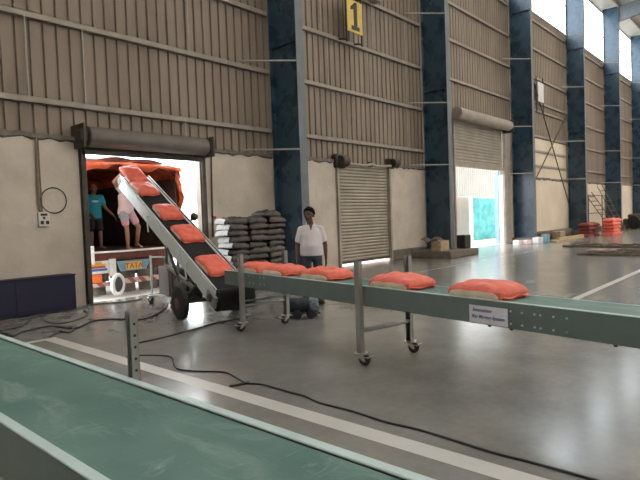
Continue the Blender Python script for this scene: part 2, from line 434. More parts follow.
# translucent clerestory, one pane per bay
for i in range(len(CX) - 1):
    w = struct('window_%d' % (i + 1), MB().box(CX[i] + .05, CX[i + 1] - .05, WY + .13, WY + .14, CZ, CT), 'clear')
    fr = MB(); fr.box(CX[i], CX[i + 1], WY + .08, WY + .13, CZ - .05, CZ + .03); fr.box(CX[i], CX[i + 1], WY + .08, WY + .13, (CZ + CT) / 2 - .02, (CZ + CT) / 2 + .02)
    mesh_obj('window_frame', fr, 'girt', w)

# girts
def girt(mb, x0, x1, z, y=WY + .0):
    # C section: web towards the hall, flanges back to the sheet
    mb.box(x0, x1, y + .02, y + .032, z - .06, z + .06); mb.box(x0, x1, y + .02, y + .115, z + .048, z + .06); mb.box(x0, x1, y + .02, y + .115, z - .06, z - .048)
tn = 7
for i in range(len(CX) - 1):
    zs = [3.98, 5.55, 7.1, 8.7, 10.2, 11.7]
    if i == 3: zs = [4.0, 4.8, 5.62, 7.0, 7.45, 8.75, 10.3, 11.8]
    if i >= 4: zs = [4.1, 5.6, 7.1, 8.7, 10.3, 11.8]
    for z in zs:
        gb = MB()
        if i == 2 and z < 5.9: girt(gb, CX[i] + .12, D3[0] - .1, z); girt(gb, D3[1] + .12, CX[i + 1] - .12, z)
        else: girt(gb, CX[i] + .12, CX[i + 1] - .12, z)
        struct('trim_%d' % tn, gb, 'girt'); tn += 1
# thin vertical sag rods between the girts
for (x, z0, z1) in ((3.95, 3.98, 5.55), (5.02, 3.98, 5.55), (7.55, 5.55, 7.1), (7.35, 3.4, 3.98), (13.35, 3.98, 5.55), (12.55, 5.55, 7.1), (14.6, 5.55, 7.1), (14.9, 7.1, 8.7), (16.9, 3.98, 8.7), (12.3, 7.1, 9.5)):
    struct('trim_%d' % tn, MB().tube([(x, WY + .03, z0), (x, WY + .03, z1)], .016, 6), 'rod'); tn += 1
# crossed wind bracing of the fourth bay
for a, b in (((28.2, 9.6), (34.9, 1.6)), ((34.6, 7.3), (27.0, 1.6)), ((28.9, 4.1), (27.3, 1.5))):
    struct('trim_%d' % tn, MB().tube([(a[0], WY - .12, a[1]), (b[0], WY - .12, b[1])], .03, 6), 'darksteel'); tn += 1

# ceiling with unseen skylight strips added for light, and the hidden sides of the hall
def zr(y): return 15.9 + (WY - y) * .09
ce = MB()
SW = 1.5
edges = [XL]
for i in range(len(CX) - 1):
    c = (CX[i] + CX[i + 1]) / 2; w_ = SW if i < 3 else 2.7; edges += [c - w_, c + w_]  # far-bay skylights made wider to brighten that end of the hall
edges.append(XR)
def slab(mb, x0, x1, y0, y1, t=.04):
    mb.add([(x0, y0, zr(y0)), (x1, y0, zr(y0)), (x1, y1, zr(y1)), (x0, y1, zr(y1)), (x0, y0, zr(y0) + t), (x1, y0, zr(y0) + t), (x1, y1, zr(y1) + t), (x0, y1, zr(y1) + t)],
           [(3, 2, 1, 0), (4, 5, 6, 7), (0, 1, 5, 4), (1, 2, 6, 5), (2, 3, 7, 6), (3, 0, 4, 7)])
for i in range(0, len(edges), 2): slab(ce, edges[i], edges[i + 1], WY + .2, YB)
for i in range(1, len(edges) - 1, 2): slab(ce, edges[i], edges[i + 1], WY + .2, 8.4); slab(ce, edges[i], edges[i + 1], -21, YB)
struct('ceiling', ce, 'roof')
for i in range(1, len(edges) - 1, 2):
    mb = MB(); slab(mb, edges[i], edges[i + 1], 8.4, -21, .01); struct('window_%d' % (20 + i // 2), mb, 'pane')
for k in range(7):                                  # purlins under the near edge of the roof
    y = 9.6 - k * 1.6; z = zr(y) - .1
    struct('trim_%d' % tn, MB().box(XL, XR, y - .04, y + .04, z - .1, z + .09), 'girt'); tn += 1
struct('wall_left', MB().box(XL - .2, XL, YB, WY + .2, 0, 19.2), 'cream')
struct('wall_right', MB().box(XR, XR + .2, YB, WY + .2, 0, 19.2), 'cream')
wf = MB(); wf.box(XL, XR, YB - .2, YB, 0, 12); wf.box(XL, XR, YB - .2, YB, 14.5, 19.2)
struct('wall_front', wf, 'cream')
struct('window_40', MB().box(XL, XR, YB - .12, YB - .1, 12, 14.5), 'clear')

# steel columns
clabels = {0: None, 1: 'blue steel column rising beside the stack of dark sacks', 2: 'blue steel column on the concrete plinth right of the closed shutter',
           3: 'blue steel column right of the half open shutter', 4: 'blue steel column with leaning ladders on its right', 5: 'blue steel column behind the red sack pile',
           6: 'blue steel column at the far right edge of the picture', 7: None, 8: None}
def column(i, x):
    base = .26 if i >= 2 else 0.
    t = thing('steel_column', clabels.get(i) or 'blue steel column', 'column', T(x, 10.1, base), 'blue portal frame columns along the shed wall')
    top = zr(9.6) - .1
    y0, y1 = 9.6, WY - .05
    mesh_obj('web', MB().box(x - .008, x + .008, y0 + .014, y1 - .014, base, top), 'col', t)
    mesh_obj('front_flange', MB().box(x - .14, x + .14, y0 - .002, y0 + .014, base, top), 'colflange', t)
    mesh_obj('rear_flange', MB().box(x - .14, x + .14, y1 - .014, y1 + .002, base, top), 'col', t)
    mesh_obj('base_plate', MB().box(x - .2, x + .2, y0 - .08, y1 - .1, base, base + .03, .005), 'colflange', t)
    for z in (6.15, 11.2):
        mesh_obj('stiffener', MB().box(x - .105, x - .009, y0 + .016, y1 - .016, z, z + .02), 'col', t)
    for z in (3.37, 5.63, 8.85, 11.9) if i >= 1 else ():
        mesh_obj('fly_brace', MB().tube([(x - 1.15, WY - .01, z + .02), (x - .12, y0 + .02, z)], .022, 6), 'rod', t)
    ra = MB(); ys = (9.6, 3.0, -6.0, -20.0)
    for a, b in zip(ys[:-1], ys[1:]):
        d0, d1 = (1.1 if a > 9 else .7), (.7 if b < 9 else 1.1)
        for (xa, xb, oa, ob, th0, th1) in ((x - .012, x + .012, d0, d1, 0, 0),):
            ra.add([(xa, a, zr(a) - .12 - d0), (xb, a, zr(a) - .12 - d0), (xb, a, zr(a) - .12), (xa, a, zr(a) - .12), (xa, b, zr(b) - .12 - d1), (xb, b, zr(b) - .12 - d1), (xb, b, zr(b) - .12), (xa, b, zr(b) - .12)],
                   [(3, 2, 1, 0), (4, 5, 6, 7), (0, 1, 5, 4), (1, 2, 6, 5), (2, 3, 7, 6), (3, 0, 4, 7)])
        ra.bar((x, a, zr(a) - .12 - d0), (x, b, zr(b) - .12 - d1), .22, .016); ra.bar((x, a, zr(a) - .13), (x, b, zr(b) - .13), .22, .016)
    mesh_obj('rafter', ra, 'colflange', t)
    return t
for i, x in enumerate(CX):
    if i == 0 or i > 6: continue
    column(i, x)
pl = MB(); pl.box(16.75, 18.95, 9.0, WY + .02, 0, .25, .03); struct('trim_%d' % tn, pl, 'conc'); tn += 1
for x in CX[3:7]:
    struct('trim_%d' % tn, MB().box(x - .5, x + .45, 9.3, WY + .02, 0, .25, .03), 'conc'); tn += 1
# dark cement strip under the pale wall panels of the far bays
sk = MB(); sk.box(26.9, 34.9, WY - .25, WY + .02, 0, .42, .03); sk.box(35.5, 43.2, WY - .2, WY + .02, 0, .3, .03); struct('baseboard_rear_far', sk, 'conc')

# ------------------------------------------------------------------ roller shutters
def slats(mb, x0, x1, z0, z1, y, p=.085):
    n = int((z1 - z0) / p); p = (z1 - z0) / n; prof = []
    for i in range(n):
        for k in range(6): prof.append((z0 + p * (i + k / 6), y - .026 * math.sin(PI * k / 6) ** .7))
    prof.append((z1, y)); vs = []; fs = []; k = len(prof)
    for xx in (x0, x1):
        vs += [(xx, yy, z) for z, yy in prof]
    for xx in (x0, x1): vs += [(xx, yy + .006, z) for z, yy in prof]
    for i in range(k - 1): fs += [[i, k + i, k + i + 1, i + 1], [2 * k + i, 2 * k + i + 1, 3 * k + i + 1, 3 * k + i]]
    mb.add(vs, fs)
def guide(mb, x, z0, z1, side):
    mb.box(x - .05, x + .05, WY - .07, WY + .0, z0, z1, .006); mb.box(x - .07, x + .07, WY - .005, WY + .02, z0, z1)
# left door: shutter rolled right up
d1 = tag(bpy.data.objects.new('door_1', None), kind='structure'); COL.objects.link(d1); ROOTM['door_1'] = Matrix.Identity(4)
dr = MB(); dr.lathe((4.86, 10.4, 3.33), (1, 0, 0), [(0, .17), (.02, .20), (.4, .205), (.42, .20), (1.4, .205), (1.42, .2), (2.4, .205), (2.42, .2), (2.8, .205), (2.84, .17)], 28)
mesh_obj('drum', dr, 'drumsteel', d1, True)
mesh_obj('shaft', MB().cyl((4.72, 10.4, 3.33), (7.84, 10.4, 3.33), .05), 'darksteel', d1, True)
for x in (4.72, 7.76): mesh_obj('bracket', MB().box(x, x + .05, 10.2, WY + .1, 3.1, 3.56, .01).box(x - .03, x + .1, 10.22, 10.5, 3.2, 3.46, .03), 'darksteel', d1)
bb = MB(); bb.box(4.86, 7.74, 10.52, 10.56, 3.03, 3.2, .008); bb.box(4.86, 7.74, 10.49, 10.58, 3.0, 3.05, .008)
for k in range(4): bb.box(5.2 + k * .75, 5.28 + k * .75, 10.47, 10.53, 3.1, 3.14, .01)
mesh_obj('bottom_bar', bb, 'darksteel', d1)
g1 = MB(); guide(g1, 4.87, 0, 3.15, 0); mesh_obj('guide_rail', g1, 'darksteel', d1)
g1 = MB(); guide(g1, 7.76, 0, 3.15, 0); mesh_obj('guide_rail', g1, 'darksteel', d1)
# middle door: shutter down, a gap of light under it
d2 = tag(bpy.data.objects.new('door_2', None), kind='structure'); COL.objects.link(d2); ROOTM['door_2'] = Matrix.Identity(4)
cu = MB(); slats(cu, 12.78, 15.55, .16, 3.25, WY + .05, .10); mesh_obj('curtain', cu, 'shutter', d2)
cb = MB(); cb.box(12.8, 15.53, WY + .02, WY + .06, .10, .18, .005); mesh_obj('bottom_bar', cb, 'darksteel', d2)
for x in (12.76, 15.57): g1 = MB(); guide(g1, x, 0, 3.2, 0); mesh_obj('guide_rail', g1, 'girt', d2)
bk = MB(); bk.box(12.62, 13.1, WY - .12, WY + .1, 3.1, 3.52, .03).cyl((12.72, 10.46, 3.3), (13.05, 10.46, 3.3), .17); mesh_obj('bracket', bk, 'darksteel', d2)
bk = MB(); bk.box(15.5, 15.85, WY - .1, WY + .1, 3.2, 3.55, .03).cyl((15.55, 10.46, 3.38), (15.85, 10.46, 3.38), .15); mesh_obj('bracket', bk, 'darksteel', d2)
hd = MB(); hd.tube([(13.1, 10.5, 3.24), (14.0, 10.5, 3.22), (14.4, 10.5, 3.28), (14.7, 10.5, 3.23), (15.5, 10.5, 3.28)], .045, 8, 4); mesh_obj('shaft', hd, 'girt', d2, True)
mesh_obj('bracket', MB().box(14.3, 14.45, 10.48, 10.62, 3.2, 3.36, .02), 'darksteel', d2)
# far door: shutter half down
d3 = tag(bpy.data.objects.new('door_3', None), kind='structure'); COL.objects.link(d3); ROOTM['door_3'] = Matrix.Identity(4)
cu = MB(); slats(cu, 20.38, 25.2, 3.68, 5.7, WY + .03, .13); mesh_obj('curtain', cu, 'shutter', d3)
mesh_obj('bottom_bar', MB().box(20.38, 25.2, WY - .02, WY + .08, 3.52, 3.7, .01), 'girt', d3)
mesh_obj('drum', MB().lathe((20.0, 10.3, 5.62), (1, 0, 0), [(0, .15), (.02, .24), (5.15, .24), (5.2, .15)], 24), 'girt', d3, True)
for x in (20.3, 25.3): g1 = MB(); guide(g1, x, 0, 5.5, 0); mesh_obj('guide_rail', g1, 'girt', d3)
mesh_obj('bracket', MB().box(25.25, 25.35, 10.1, WY + .1, 5.3, 5.9, .02), 'darksteel', d3)
jm = MB(); jm.box(25.3, 25.95, WY - .1, WY + .2, 0, 5.6, .02); struct('trim_%d' % tn, jm, 'girt'); tn += 1

# ------------------------------------------------------------------ outdoors
fo = MB(); corr(fo, 12, 60, 2.61, 5.2, 15.8, .3, .04); single('corrugated_fence', fo, 'outsheet', 'white corrugated sheet fence above the low pink wall outside the half open shutter', 'fence', (30, 15.8, 2.6))
single('boundary_wall', MB().box(12, 60, 15.7, 15.95, -.05, 2.6, .02), 'outwall', 'pale pink boundary wall outside the half open shutter, under the white fence', 'wall', (30, 15.8, 0))
single('yard_wall', MB().box(3, 11.6, 20, 20.3, -.05, 4.2, .03), 'outwall', 'pale sunlit wall across the yard, right of the truck canopy', 'wall', (8, 20, 0))
def sheet(mb, fn, nu, nv, th):
    P = [[V(fn(i / nu, j / nv)) for j in range(nv + 1)] for i in range(nu + 1)]
    vs = []; fs = []; w = nv + 1; tot = (nu + 1) * w
    nrm = []
    for i in range(nu + 1):
        for j in range(nv + 1):
            a = P[min(i + 1, nu)][j] - P[max(i - 1, 0)][j]; b = P[i][min(j + 1, nv)] - P[i][max(j - 1, 0)]
            nrm.append(a.cross(b).normalized() if a.cross(b).length > 1e-9 else V((0, 0, 1)))
    flat = [p for r in P for p in r]
    vs = flat + [p + n * th for p, n in zip(flat, nrm)]
    for i in range(nu):
        for j in range(nv):
            a, b, c, d = i * w + j, (i + 1) * w + j, (i + 1) * w + j + 1, i * w + j + 1
            fs += [[a, b, c, d], [tot + d, tot + c, tot + b, tot + a]]
    for i in range(nu):
        for j in (0, nv):
            a, b = i * w + j, (i + 1) * w + j; fs.append([a, b, tot + b, tot + a])
    for j in range(nv):
        for i in (0, nu):
            a, b = i * w + j, i * w + j + 1; fs.append([a, b, tot + b, tot + a])
    mb.add(vs, fs)
ct = MB(); sheet(ct, lambda u, v: (28.7 + 4.6 * u, 14.0 + .06 * math.sin(u * 17 + 3 * v) + .05 * math.sin(v * 11 + u * 4), -.03 + 2.47 * v - .05 * math.sin(u * 3)), 30, 20, .01)
single('cyan_tarpaulin', ct, 'cyan', 'cyan tarpaulin screen standing outside the half open shutter', 'tarpaulin', (30.6, 14, 0), smooth=True)
pm = MB(); pm.box(28.58, 28.70, 13.9, 14.12, -.03, 2.5, .01); single('gate_post', MB().box(26.02, 26.4, 11.25, 11.45, -.03, 3.6, .01), mat('pale_blue_post', (.22, .34, .55), .5, 0, .08, 3), 'pale blue post just outside the right side of the half open shutter', 'post', (25.7, 11.3, 0))
single('fence_post', pm, 'outsheet', 'slim post at the left edge of the cyan tarpaulin outside', 'post', (28.6, 14, 0))
# ------------------------------------------------------------------ conveyors
def caster(parent, mb_M, x, y, ztop, r=.055, yaw=0.):
    """swivel caster under a leg: plate, fork, wheel; x, y and heights in the frame mb_M"""
    Rm = mb_M @ T(x, y, 0) @ RZ(yaw)
    c = MB(Rm); c.box(-.065, .065, -.06, .06, ztop - .012, ztop, .003); c.bar((.07, 0, r + .02), (.125, 0, r + .045), .05, .008); c.bar((-.03, 0, ztop - .04), (.09, 0, r + .03), .07, .006); c.cyl((0, 0, ztop - .03), (0, 0, ztop - .012), .035, 14)
    for s in (-1, 1): c.prism([(-.03, ztop - .03), (.035, ztop - .03), (.055, r - .012), (.025, r - .012)], s * .030, s * .036, lambda a, b, d: (a, d, b))
    fork = mesh_obj('caster_fork', c, 'zinc', parent)
    w = MB(Rm); w.lathe((.04, -.024, r), (0, 1, 0), [(0, r * .6), (.006, r * .95), (.014, r), (.034, r), (.042, r * .95), (.048, r * .6)], 20)
    mesh_obj('caster_wheel', w, 'rubber', parent, True)

LA = V((4.400, 3.448, 0)); lu = V((-.183, -.983, 0)).normalized(); lv = V((.983, -.183, 0)).normalized()
LM = frame(LA, lu, lv, (0, 0, 1))
def flat_conveyor(name, label, mtx, s0, s1, w0, w1, ztop, zbot, legs, tpost, post_side=(True, True), ground=True, bolts=(), pw=.05, ps=.035, wfar=None, drop=0.):
    wfar = w1 if wfar is None else wfar
    t = thing(name, label, 'conveyor', mtx)
    B = lambda: MB(mtx)
    rail = .05
    bm_ = B(); nseg = 24
    bm_.box(s0 + .05, s1 - .05, w0 + rail - .004, w1 - rail + .004, ztop - .022, ztop - .009)
    bm_.box(s0 + .05, s1 - .05, w0 + rail, w1 - rail, zbot + .05, zbot + .06)
    mesh_obj('belt', bm_, 'belt', t)
    for nm, a, sg in (('near', w0, 1), ('far', w1, -1)):
        p = B()
        a0, a1 = (a, a + .006) if sg > 0 else (a - .006, a)
        p.box(s0, s1, a0, a1, zbot, ztop - .004 - (drop if nm == 'far' else 0))
        f0, f1 = (a, a + rail * .8) if sg > 0 else (a - rail * .8, a)
        p.box(s0, s1, f0, f1, zbot, zbot + .006)
        sp = mesh_obj('side_panel', p, 'conv', t)
        dz_ = drop if nm == 'far' else 0; tp = B(); tp.box(s0, s1, f0, f1, ztop - .010 - dz_, ztop - dz_, .003); mesh_obj('top_rail', tp, 'convlight', sp)
    for s in (s0 + .06, s1 - .06):
        mesh_obj('end_roller', B().cyl((s, w0 + .02, (ztop + zbot) / 2 + .03), (s, w1 - .02, (ztop + zbot) / 2 + .03), .072, 20), 'steel', t, True)
    k = s0 + .5
    while k < s1 - .3:
        un = B(); un.box(k, k + .04, w0 + .01, w1 - .01, zbot + .01, zbot + .03); k += .8
        mesh_obj('crossbar', un, 'conv', t)
    for (s, a) in bolts:
        mesh_obj('bolt', B().lathe((s, w0 - .009, a), (0, 1, 0), [(.002, .005), (.005, .009), (.01, .0095)], 8), 'zinc', t)
    for s in legs:
        for (w, sg, on) in ((w0 - pw / 2 - .004, -1, post_side[0]), (wfar + pw / 2 + .004, 1, post_side[1])):
            if not on: continue
            lg = B()
            lg.box(s - ps, s + ps, w + sg * pw / 2 - .003, w + sg * pw / 2 + .003, .135, tpost)     # web of the C post
            lg.box(s - ps, s - ps + .006, w - pw / 2, w + pw / 2, .135, tpost); lg.box(s + ps - .006, s + ps, w - pw / 2, w + pw / 2, .135, tpost)
            lo = mesh_obj('leg', lg, 'steel', t)
            caster(lo, mtx, s, w, .135, .06, .6 + s)
            bt = B(); bt.box(s - .06, s + .06, w - sg * pw / 2 - .006, w - sg * pw / 2 + .0, zbot + .0, zbot + .14, .003)
            if sg > 0 and wfar > w1: bt.box(s - .02, s + .02, w1, w - pw / 2, zbot + .04, zbot + .10)
            mesh_obj('clamp_plate', bt, 'steel', lo)
        mesh_obj('cross_brace', B().tube([(s, w0 - .02, .36), (s, wfar + .02, .36)], .022, 10), 'steel', t, True)
    return t
bl = []
for s in (1.776, 1.874, 1.978, 2.026, 2.128, 2.23): bl += [(s, .767), (s, .668)]
for s in (-2.28, -2.18, -2.0, -1.9): bl += [(s, .79), (s, .70)]
lc = flat_conveyor('belt_conveyor', 'long grey green belt conveyor on caster legs carrying orange sacks', LM, -3.02, 5.4, .03, .56, .838, .630, (-2.46, 0.02, 3.9), 1.098, bolts=bl, wfar=.72, drop=.014)
mesh_obj('crossbar', MB(LM).box(-2.46, -2.42, .03, .72, .42, .44), 'conv', lc)
for s in (1.56, 1.76, 2.55, 2.73):
    kn = MB(LM); kn.cyl((s, .06, .612), (s, .06, .634), .014, 8); mesh_obj('foot_bolt', kn, 'blackpaint', lc)
# paper notice on its side
sg = thing('paper_notice', 'white paper notice with blue italic writing on the long conveyor side', 'notice', LM @ T(1.575, .026, .71))
pg = MB(LM); sheet(pg, lambda u, v: (1.388 + .365 * u, .0225 - .003 * math.sin(u * PI), .639 + .146 * v), 6, 3, -.0006); mesh_obj('sheet', pg, 'paper', sg)
Tn = LM @ T(1.515, .0185, .735) @ Matrix.Rotation(PI / 2, 4, 'X')
mesh_obj('writing', text_mb('Innovation', .043, Tn, .0006, .3), 'ink', sg)
mesh_obj('writing', text_mb('Bag Moving System', .040, LM @ T(1.57, .0185, .681) @ Matrix.Rotation(PI / 2, 4, 'X'), .0006, .3), 'ink', sg)

NM = frame((1.245, 2.35, 0), (0, -1, 0), (-1, 0, 0), (0, 0, 1))      # near conveyor: local x towards the camera side, y to the left
NM = frame((1.245, 2.35, 0), (0, 1, 0), (-1, 0, 0), (0, 0, 1))
def near():
    mtx = frame((.655, 2.35, 0), (0, -1, 0), (1, 0, 0), (0, 0, 1))
    return flat_conveyor('belt_conveyor', 'green belt conveyor in the near foreground, empty', mtx, -3.4, 4.2, 0, .59, .84, .62, (0., -2.9, 3.0), 1.15, (False, True), pw=.036, ps=.022)
nc = near()
for z in (.87, .925, .98, 1.035, 1.09):
    hp = MB(); hp.cyl((1.268, 2.325, z), (1.268, 2.3278, z), .007, 10); mesh_obj('bolt_hole', hp, 'blackpaint', nc)

# inclined conveyor
a = math.radians(10.5); p_ = math.radians(26.3)
iu = V((math.sin(a) * math.cos(p_), math.cos(a) * math.cos(p_), math.sin(p_))); iv = V((math.cos(a), -math.sin(a), 0)); iN = iv.cross(iu); iN = iN if iN.z > 0 else -iN
IP = V((4.884, 6.574, .602))
IM = frame(IP, -iu, iv, iN)        # local x runs DOWN the belt, y across, z out of the belt
ic = thing('inclined_conveyor', 'inclined black belt conveyor climbing from the floor into the truck', 'conveyor', IM)
B = lambda: MB(IM)
IW = .60; S1 = -4.55; S0 = .12
mesh_obj('belt', B().box(S1, S0, .03, IW - .03, -.075, -.055).box(S1 + .05, S0 - .05, .03, IW - .03, -.20, -.19), 'blackbelt', ic)
for w in (0, IW):
    pn = B(); o_ = -.006 if w == 0 else 0
    pn.box(S1, S0, w + o_, w + o_ + .006, -.285, -.028)
    f0, f1 = (w, w + .045) if w == 0 else (w - .045, w)
    pn.box(S1, S0, f0, f1, -.285, -.279); pn.box(S1, S0, f0, f1, -.036, -.028)
    so = mesh_obj('side_panel', pn, 'whitepaint', ic)
    rl = B(); rl.tube([(S1, w + (-.004 if w == 0 else .004), -.004), (S0 - .1, w + (-.004 if w == 0 else .004), -.004)], .011, 8)
    k = S1 + .05
    while k < S0 - .1: rl.box(k, k + .035, w - .004, w + .004, -.03, 0); k += .24
    mesh_obj('guard_rail', rl, 'convlight', so)
    sk_ = B(); sk_.box(S1, S0 - .05, w + (.002 if w == 0 else -.006), w + (.006 if w == 0 else -.002), -.026, -.012); mesh_obj('skirt_rubber', sk_, 'blackbelt', so)
for s in (S1,): mesh_obj('end_roller', B().cyl((s, -.02, -.135), (s, IW + .02, -.135), .085, 20), 'steel', ic, True)
for w in (-.05, IW + .008):
    tg = B(); tg.box(S0 - .2, S0 + .12, w, w + .042, -.27, -.06, .02); mesh_obj('tail_guard', tg, 'steel', ic)
mesh_obj('tail_drum', B().lathe((S0 + .03, .0, -.17), (0, 1, 0), [(0, .12), (.01, .165), (.3, .172), (.60, .165), (.61, .12)], 28), 'blackbelt', ic, True)
mesh_obj('bearing', B().cyl((S0 - .04, -.085, -.15), (S0 - .04, -.05, -.15), .06, 16), 'darksteel', ic, True)
# undercarriage: two wheels on an axle, struts up to the panels (world space)
W0 = V((4.88, 7.46, .275)); W1 = W0 + iv * .98
hv = V((math.sin(a), math.cos(a), 0))
for w in (W0, W1):
    tw = MB(); tw.lathe(w - iv * .06, iv, [(0, .17), (.005, .235), (.025, .27), (.06, .275), (.095, .27), (.115, .235), (.12, .17)], 28)
    wo = mesh_obj('wheel', tw, 'rubber', ic, True)
    rm = MB(); rm.lathe(w - iv * .065, iv, [(0, .05), (.004, .06), (.008, .20), (.122, .20), (.126, .06), (.13, .05)], 24); mesh_obj('rim', rm, 'rim', wo, True)
ax = MB(); ax.cyl(W0, W1, .03, 12); mesh_obj('axle', ax, 'darksteel', ic, True)
def ip(s, w, z): return IM @ V((-s, w, z))
stt = MB()
for w, ww in ((.0, W0 + iv * .12), (IW, W1 - iv * .12)):
    stt.bar(ww, ip(1.75, w, -.26), .04, .04); stt.bar(ww, ip(.5, w, -.26), .05, .05)
    stt.bar(ip(.9, w, -.27), ip(.9, w, -.27) - V((0, 0, .32)), .04, .04)
stt.bar(ip(1.5, 0, -.3), ip(1.5, IW, -.3), .05, .05)
mesh_obj('undercarriage', stt, 'darksteel', ic)
mc = MB(); mm = V((5.15, 7.75, .55)); mc.cyl(mm - hv * .16, mm + hv * .16, .10, 18); mc.box(mm.x - .06, mm.x + .1, mm.y - .1, mm.y + .12, .38, .5, .02); mc.cyl(mm + hv * .16, mm + hv * .2, .07, 14)
for k in range(6): mc.cyl(mm - hv * (.13 - k * .05), mm - hv * (.12 - k * .05), .108, 18)
mesh_obj('gear_motor', mc, 'steel', ic, True)
gh = MB(frame((5.47, 8.1, 0), (hv.x, hv.y, 0), (-hv.y, hv.x, 0), (0, 0, 1))); gh.box(-.32, .30, -.16, .16, .36, .78, .02); gh.box(-.2, .1, -.2, .2, .22, .36, .02); gh.cyl((-.42, 0, .5), (-.32, 0, .5), .1, 16); gh.box(-.1, .16, .16, .20, .45, .7, .01)
mesh_obj('drive_housing', gh, 'darksteel', ic)
for w in (0, IW):
    lb_ = MB(); lb_.bar(ip(.55, w, -.36) - V((0, 0, .02)), ip(1.9, w, -.27) - V((0, 0, .36)), .05, .06); lb_.bar(ip(1.3, w, -.26), ip(1.3, w, -.26) - V((0, 0, .30)), .04, .04); lb_.bar(ip(1.85, w, -.26), ip(1.85, w, -.26) - V((0, 0, .42)), .04, .04); lb_.bar(ip(1.3, w, -.5), ip(1.85, w, -.27), .03, .03); mesh_obj('side_frame', lb_, 'steel', ic)
hh = MB(); hh.tube([V((5.2, 7.55, .5)), V((5.32, 7.5, .32)), V((5.05, 7.6, .3)), V((4.98, 7.8, .5)), V((5.1, 8.0, .72))], .014, 8, 6); hh.tube([V((5.25, 7.7, .42)), V((5.5, 7.4, .2)), V((5.4, 7.2, .35))], .014, 8, 6); mesh_obj('hose', hh, 'rubber', ic, True)
for s, z in ((2.75, -.12), (.95, -.1)):
    h_ = B(); h_.tube([(-s, -.01, z), (-s, -.05, z), (-s + .02, -.05, z - .02), (-s + .17, -.05, z - .24)], .014, 6); mesh_obj('crank_handle', h_, 'whitepaint', ic, True)
lb = B(); lb.ell(V((-2.35, IW + .1, .04)), .09, .07, .075); lb.tube([(-2.35, IW + .1, .03), (-2.35, IW, -.1)], .03, 8); mesh_obj('limit_switch', lb, 'blackpaint', ic, True)
# drive cabinet standing under the slope on casters
CM_ = frame((5.84, 9.12, 0), (hv.x, hv.y, 0), (-hv.y, hv.x, 0), (0, 0, 1))
dc = MB(CM_); dc.box(-.26, .26, -.17, .2, .17, .74, .012); dco = mesh_obj('drive_cabinet', dc, mat('brown_grey_cabinet', (.11, .082, .072), .55, 0, .12, 5), ic)
cl2 = MB(CM_); cl2.box(.262, .268, -.15, .18, .20, .72, .004); mesh_obj('cover', cl2, 'whitepaint', dco)
lb = MB(CM_); lb.box(.2685, .271, -.02, .1, .58, .67); mesh_obj('blue_label', lb, 'truckblue', dco)
lb = MB(CM_); lb.box(.2685, .271, .0, .1, .40, .5); mesh_obj('dark_label', lb, 'blackpaint', dco)
fp = MB(CM_); fp.bar((.42, .28, .16), (.42, .28, .95), .035, .035); fp.bar((.42, .28, .92), (-.1, .1, .92), .03, .03); fp.bar((.42, .28, .18), (-.1, .2, .18), .035, .035); mesh_obj('frame_post', fp, 'whitepaint', ic)
caster(ic, CM_, .42, .28, .16, .07, .4); caster(ic, CM_, .15, -.12, .17, .07, 1.); caster(ic, CM_, -.2, .12, .17, .07, 0.)
mesh_obj('frame_post', MB().bar(ip(2.9, .3, -.26), V((5.82, 9.15, .74)), .05, .05), 'whitepaint', ic)

# ------------------------------------------------------------------ sacks
def sack_mb(L, W, H, seed, nu=26, nv=18, lump=.012, sag=0.):
    rnd = random.Random(seed); ph = [rnd.uniform(0, 6.28) for _ in range(8)]
    def outline(u, v, sc):
        x = L / 2 * u * (1 - .05 * v ** 4) * sc; y = W / 2 * v * (1 - .07 * u ** 4) * sc
        return x, y
    def lumpf(u, v): return lump * (math.sin(3.1 * u * 2 + ph[0]) * math.sin(2.3 * v * 2 + ph[1]) + .6 * math.sin(7 * u + 3 * v + ph[2]) * math.cos(5 * v + ph[3]) + .35 * math.sin(13 * u + ph[4]) * math.sin(11 * v + ph[5]))
    rows = []
    def domez(u, v):
        f = (max(0, 1 - abs(u) ** 2.6) * max(0, 1 - abs(v) ** 3.2)) ** .42
        return .5 * H + .5 * H * f + lumpf(u, v) * f
    vs = []; fs = []
    def g(i, j): return -1 + 2 * i / nu, -1 + 2 * j / nv
    top = {}
    for i in range(nu + 1):
        for j in range(nv + 1):
            u, v = g(i, j); x, y = outline(u, v, .985 if max(abs(u), abs(v)) > .999 else .985)
            top[i, j] = len(vs); vs.append((x, y, domez(u, v)))
    bot = {}
    for i in range(nu + 1):
        for j in range(nv + 1):
            u, v = g(i, j); x, y = outline(u, v, .93); bot[i, j] = len(vs); vs.append((x, y, 0))
    for i in range(nu):
        for j in range(nv):
            fs.append([top[i, j], top[i + 1, j], top[i + 1, j + 1], top[i, j + 1]]); fs.append([bot[i, j], bot[i, j + 1], bot[i + 1, j + 1], bot[i + 1, j]])
    ring = [(i, 0) for i in range(nu)] + [(nu, j) for j in range(nv)] + [(nu - i, nv) for i in range(nu)] + [(0, nv - j) for j in range(nv)]
    lv_ = []
    for (z, sc) in ((.07 * H, .97), (.2 * H, 1.0), (.38 * H, 1.0)):
        cur = []
        for (i, j) in ring:
            u, v = g(i, j); x, y = outline(u, v, sc); w = .004 * math.sin(i * 1.9 + j * 2.3 + ph[6]); cur.append(len(vs)); vs.append((x, y + w, z + w))
        lv_.append(cur)
    seq = [[bot[r] for r in ring]] + lv_ + [[top[r] for r in ring]]
    n = len(ring)
    for a_, b_ in zip(seq[:-1], seq[1:]):
        for k in range(n): fs.append([a_[k], a_[(k + 1) % n], b_[(k + 1) % n], b_[k]])
    return MB().add(vs, fs)
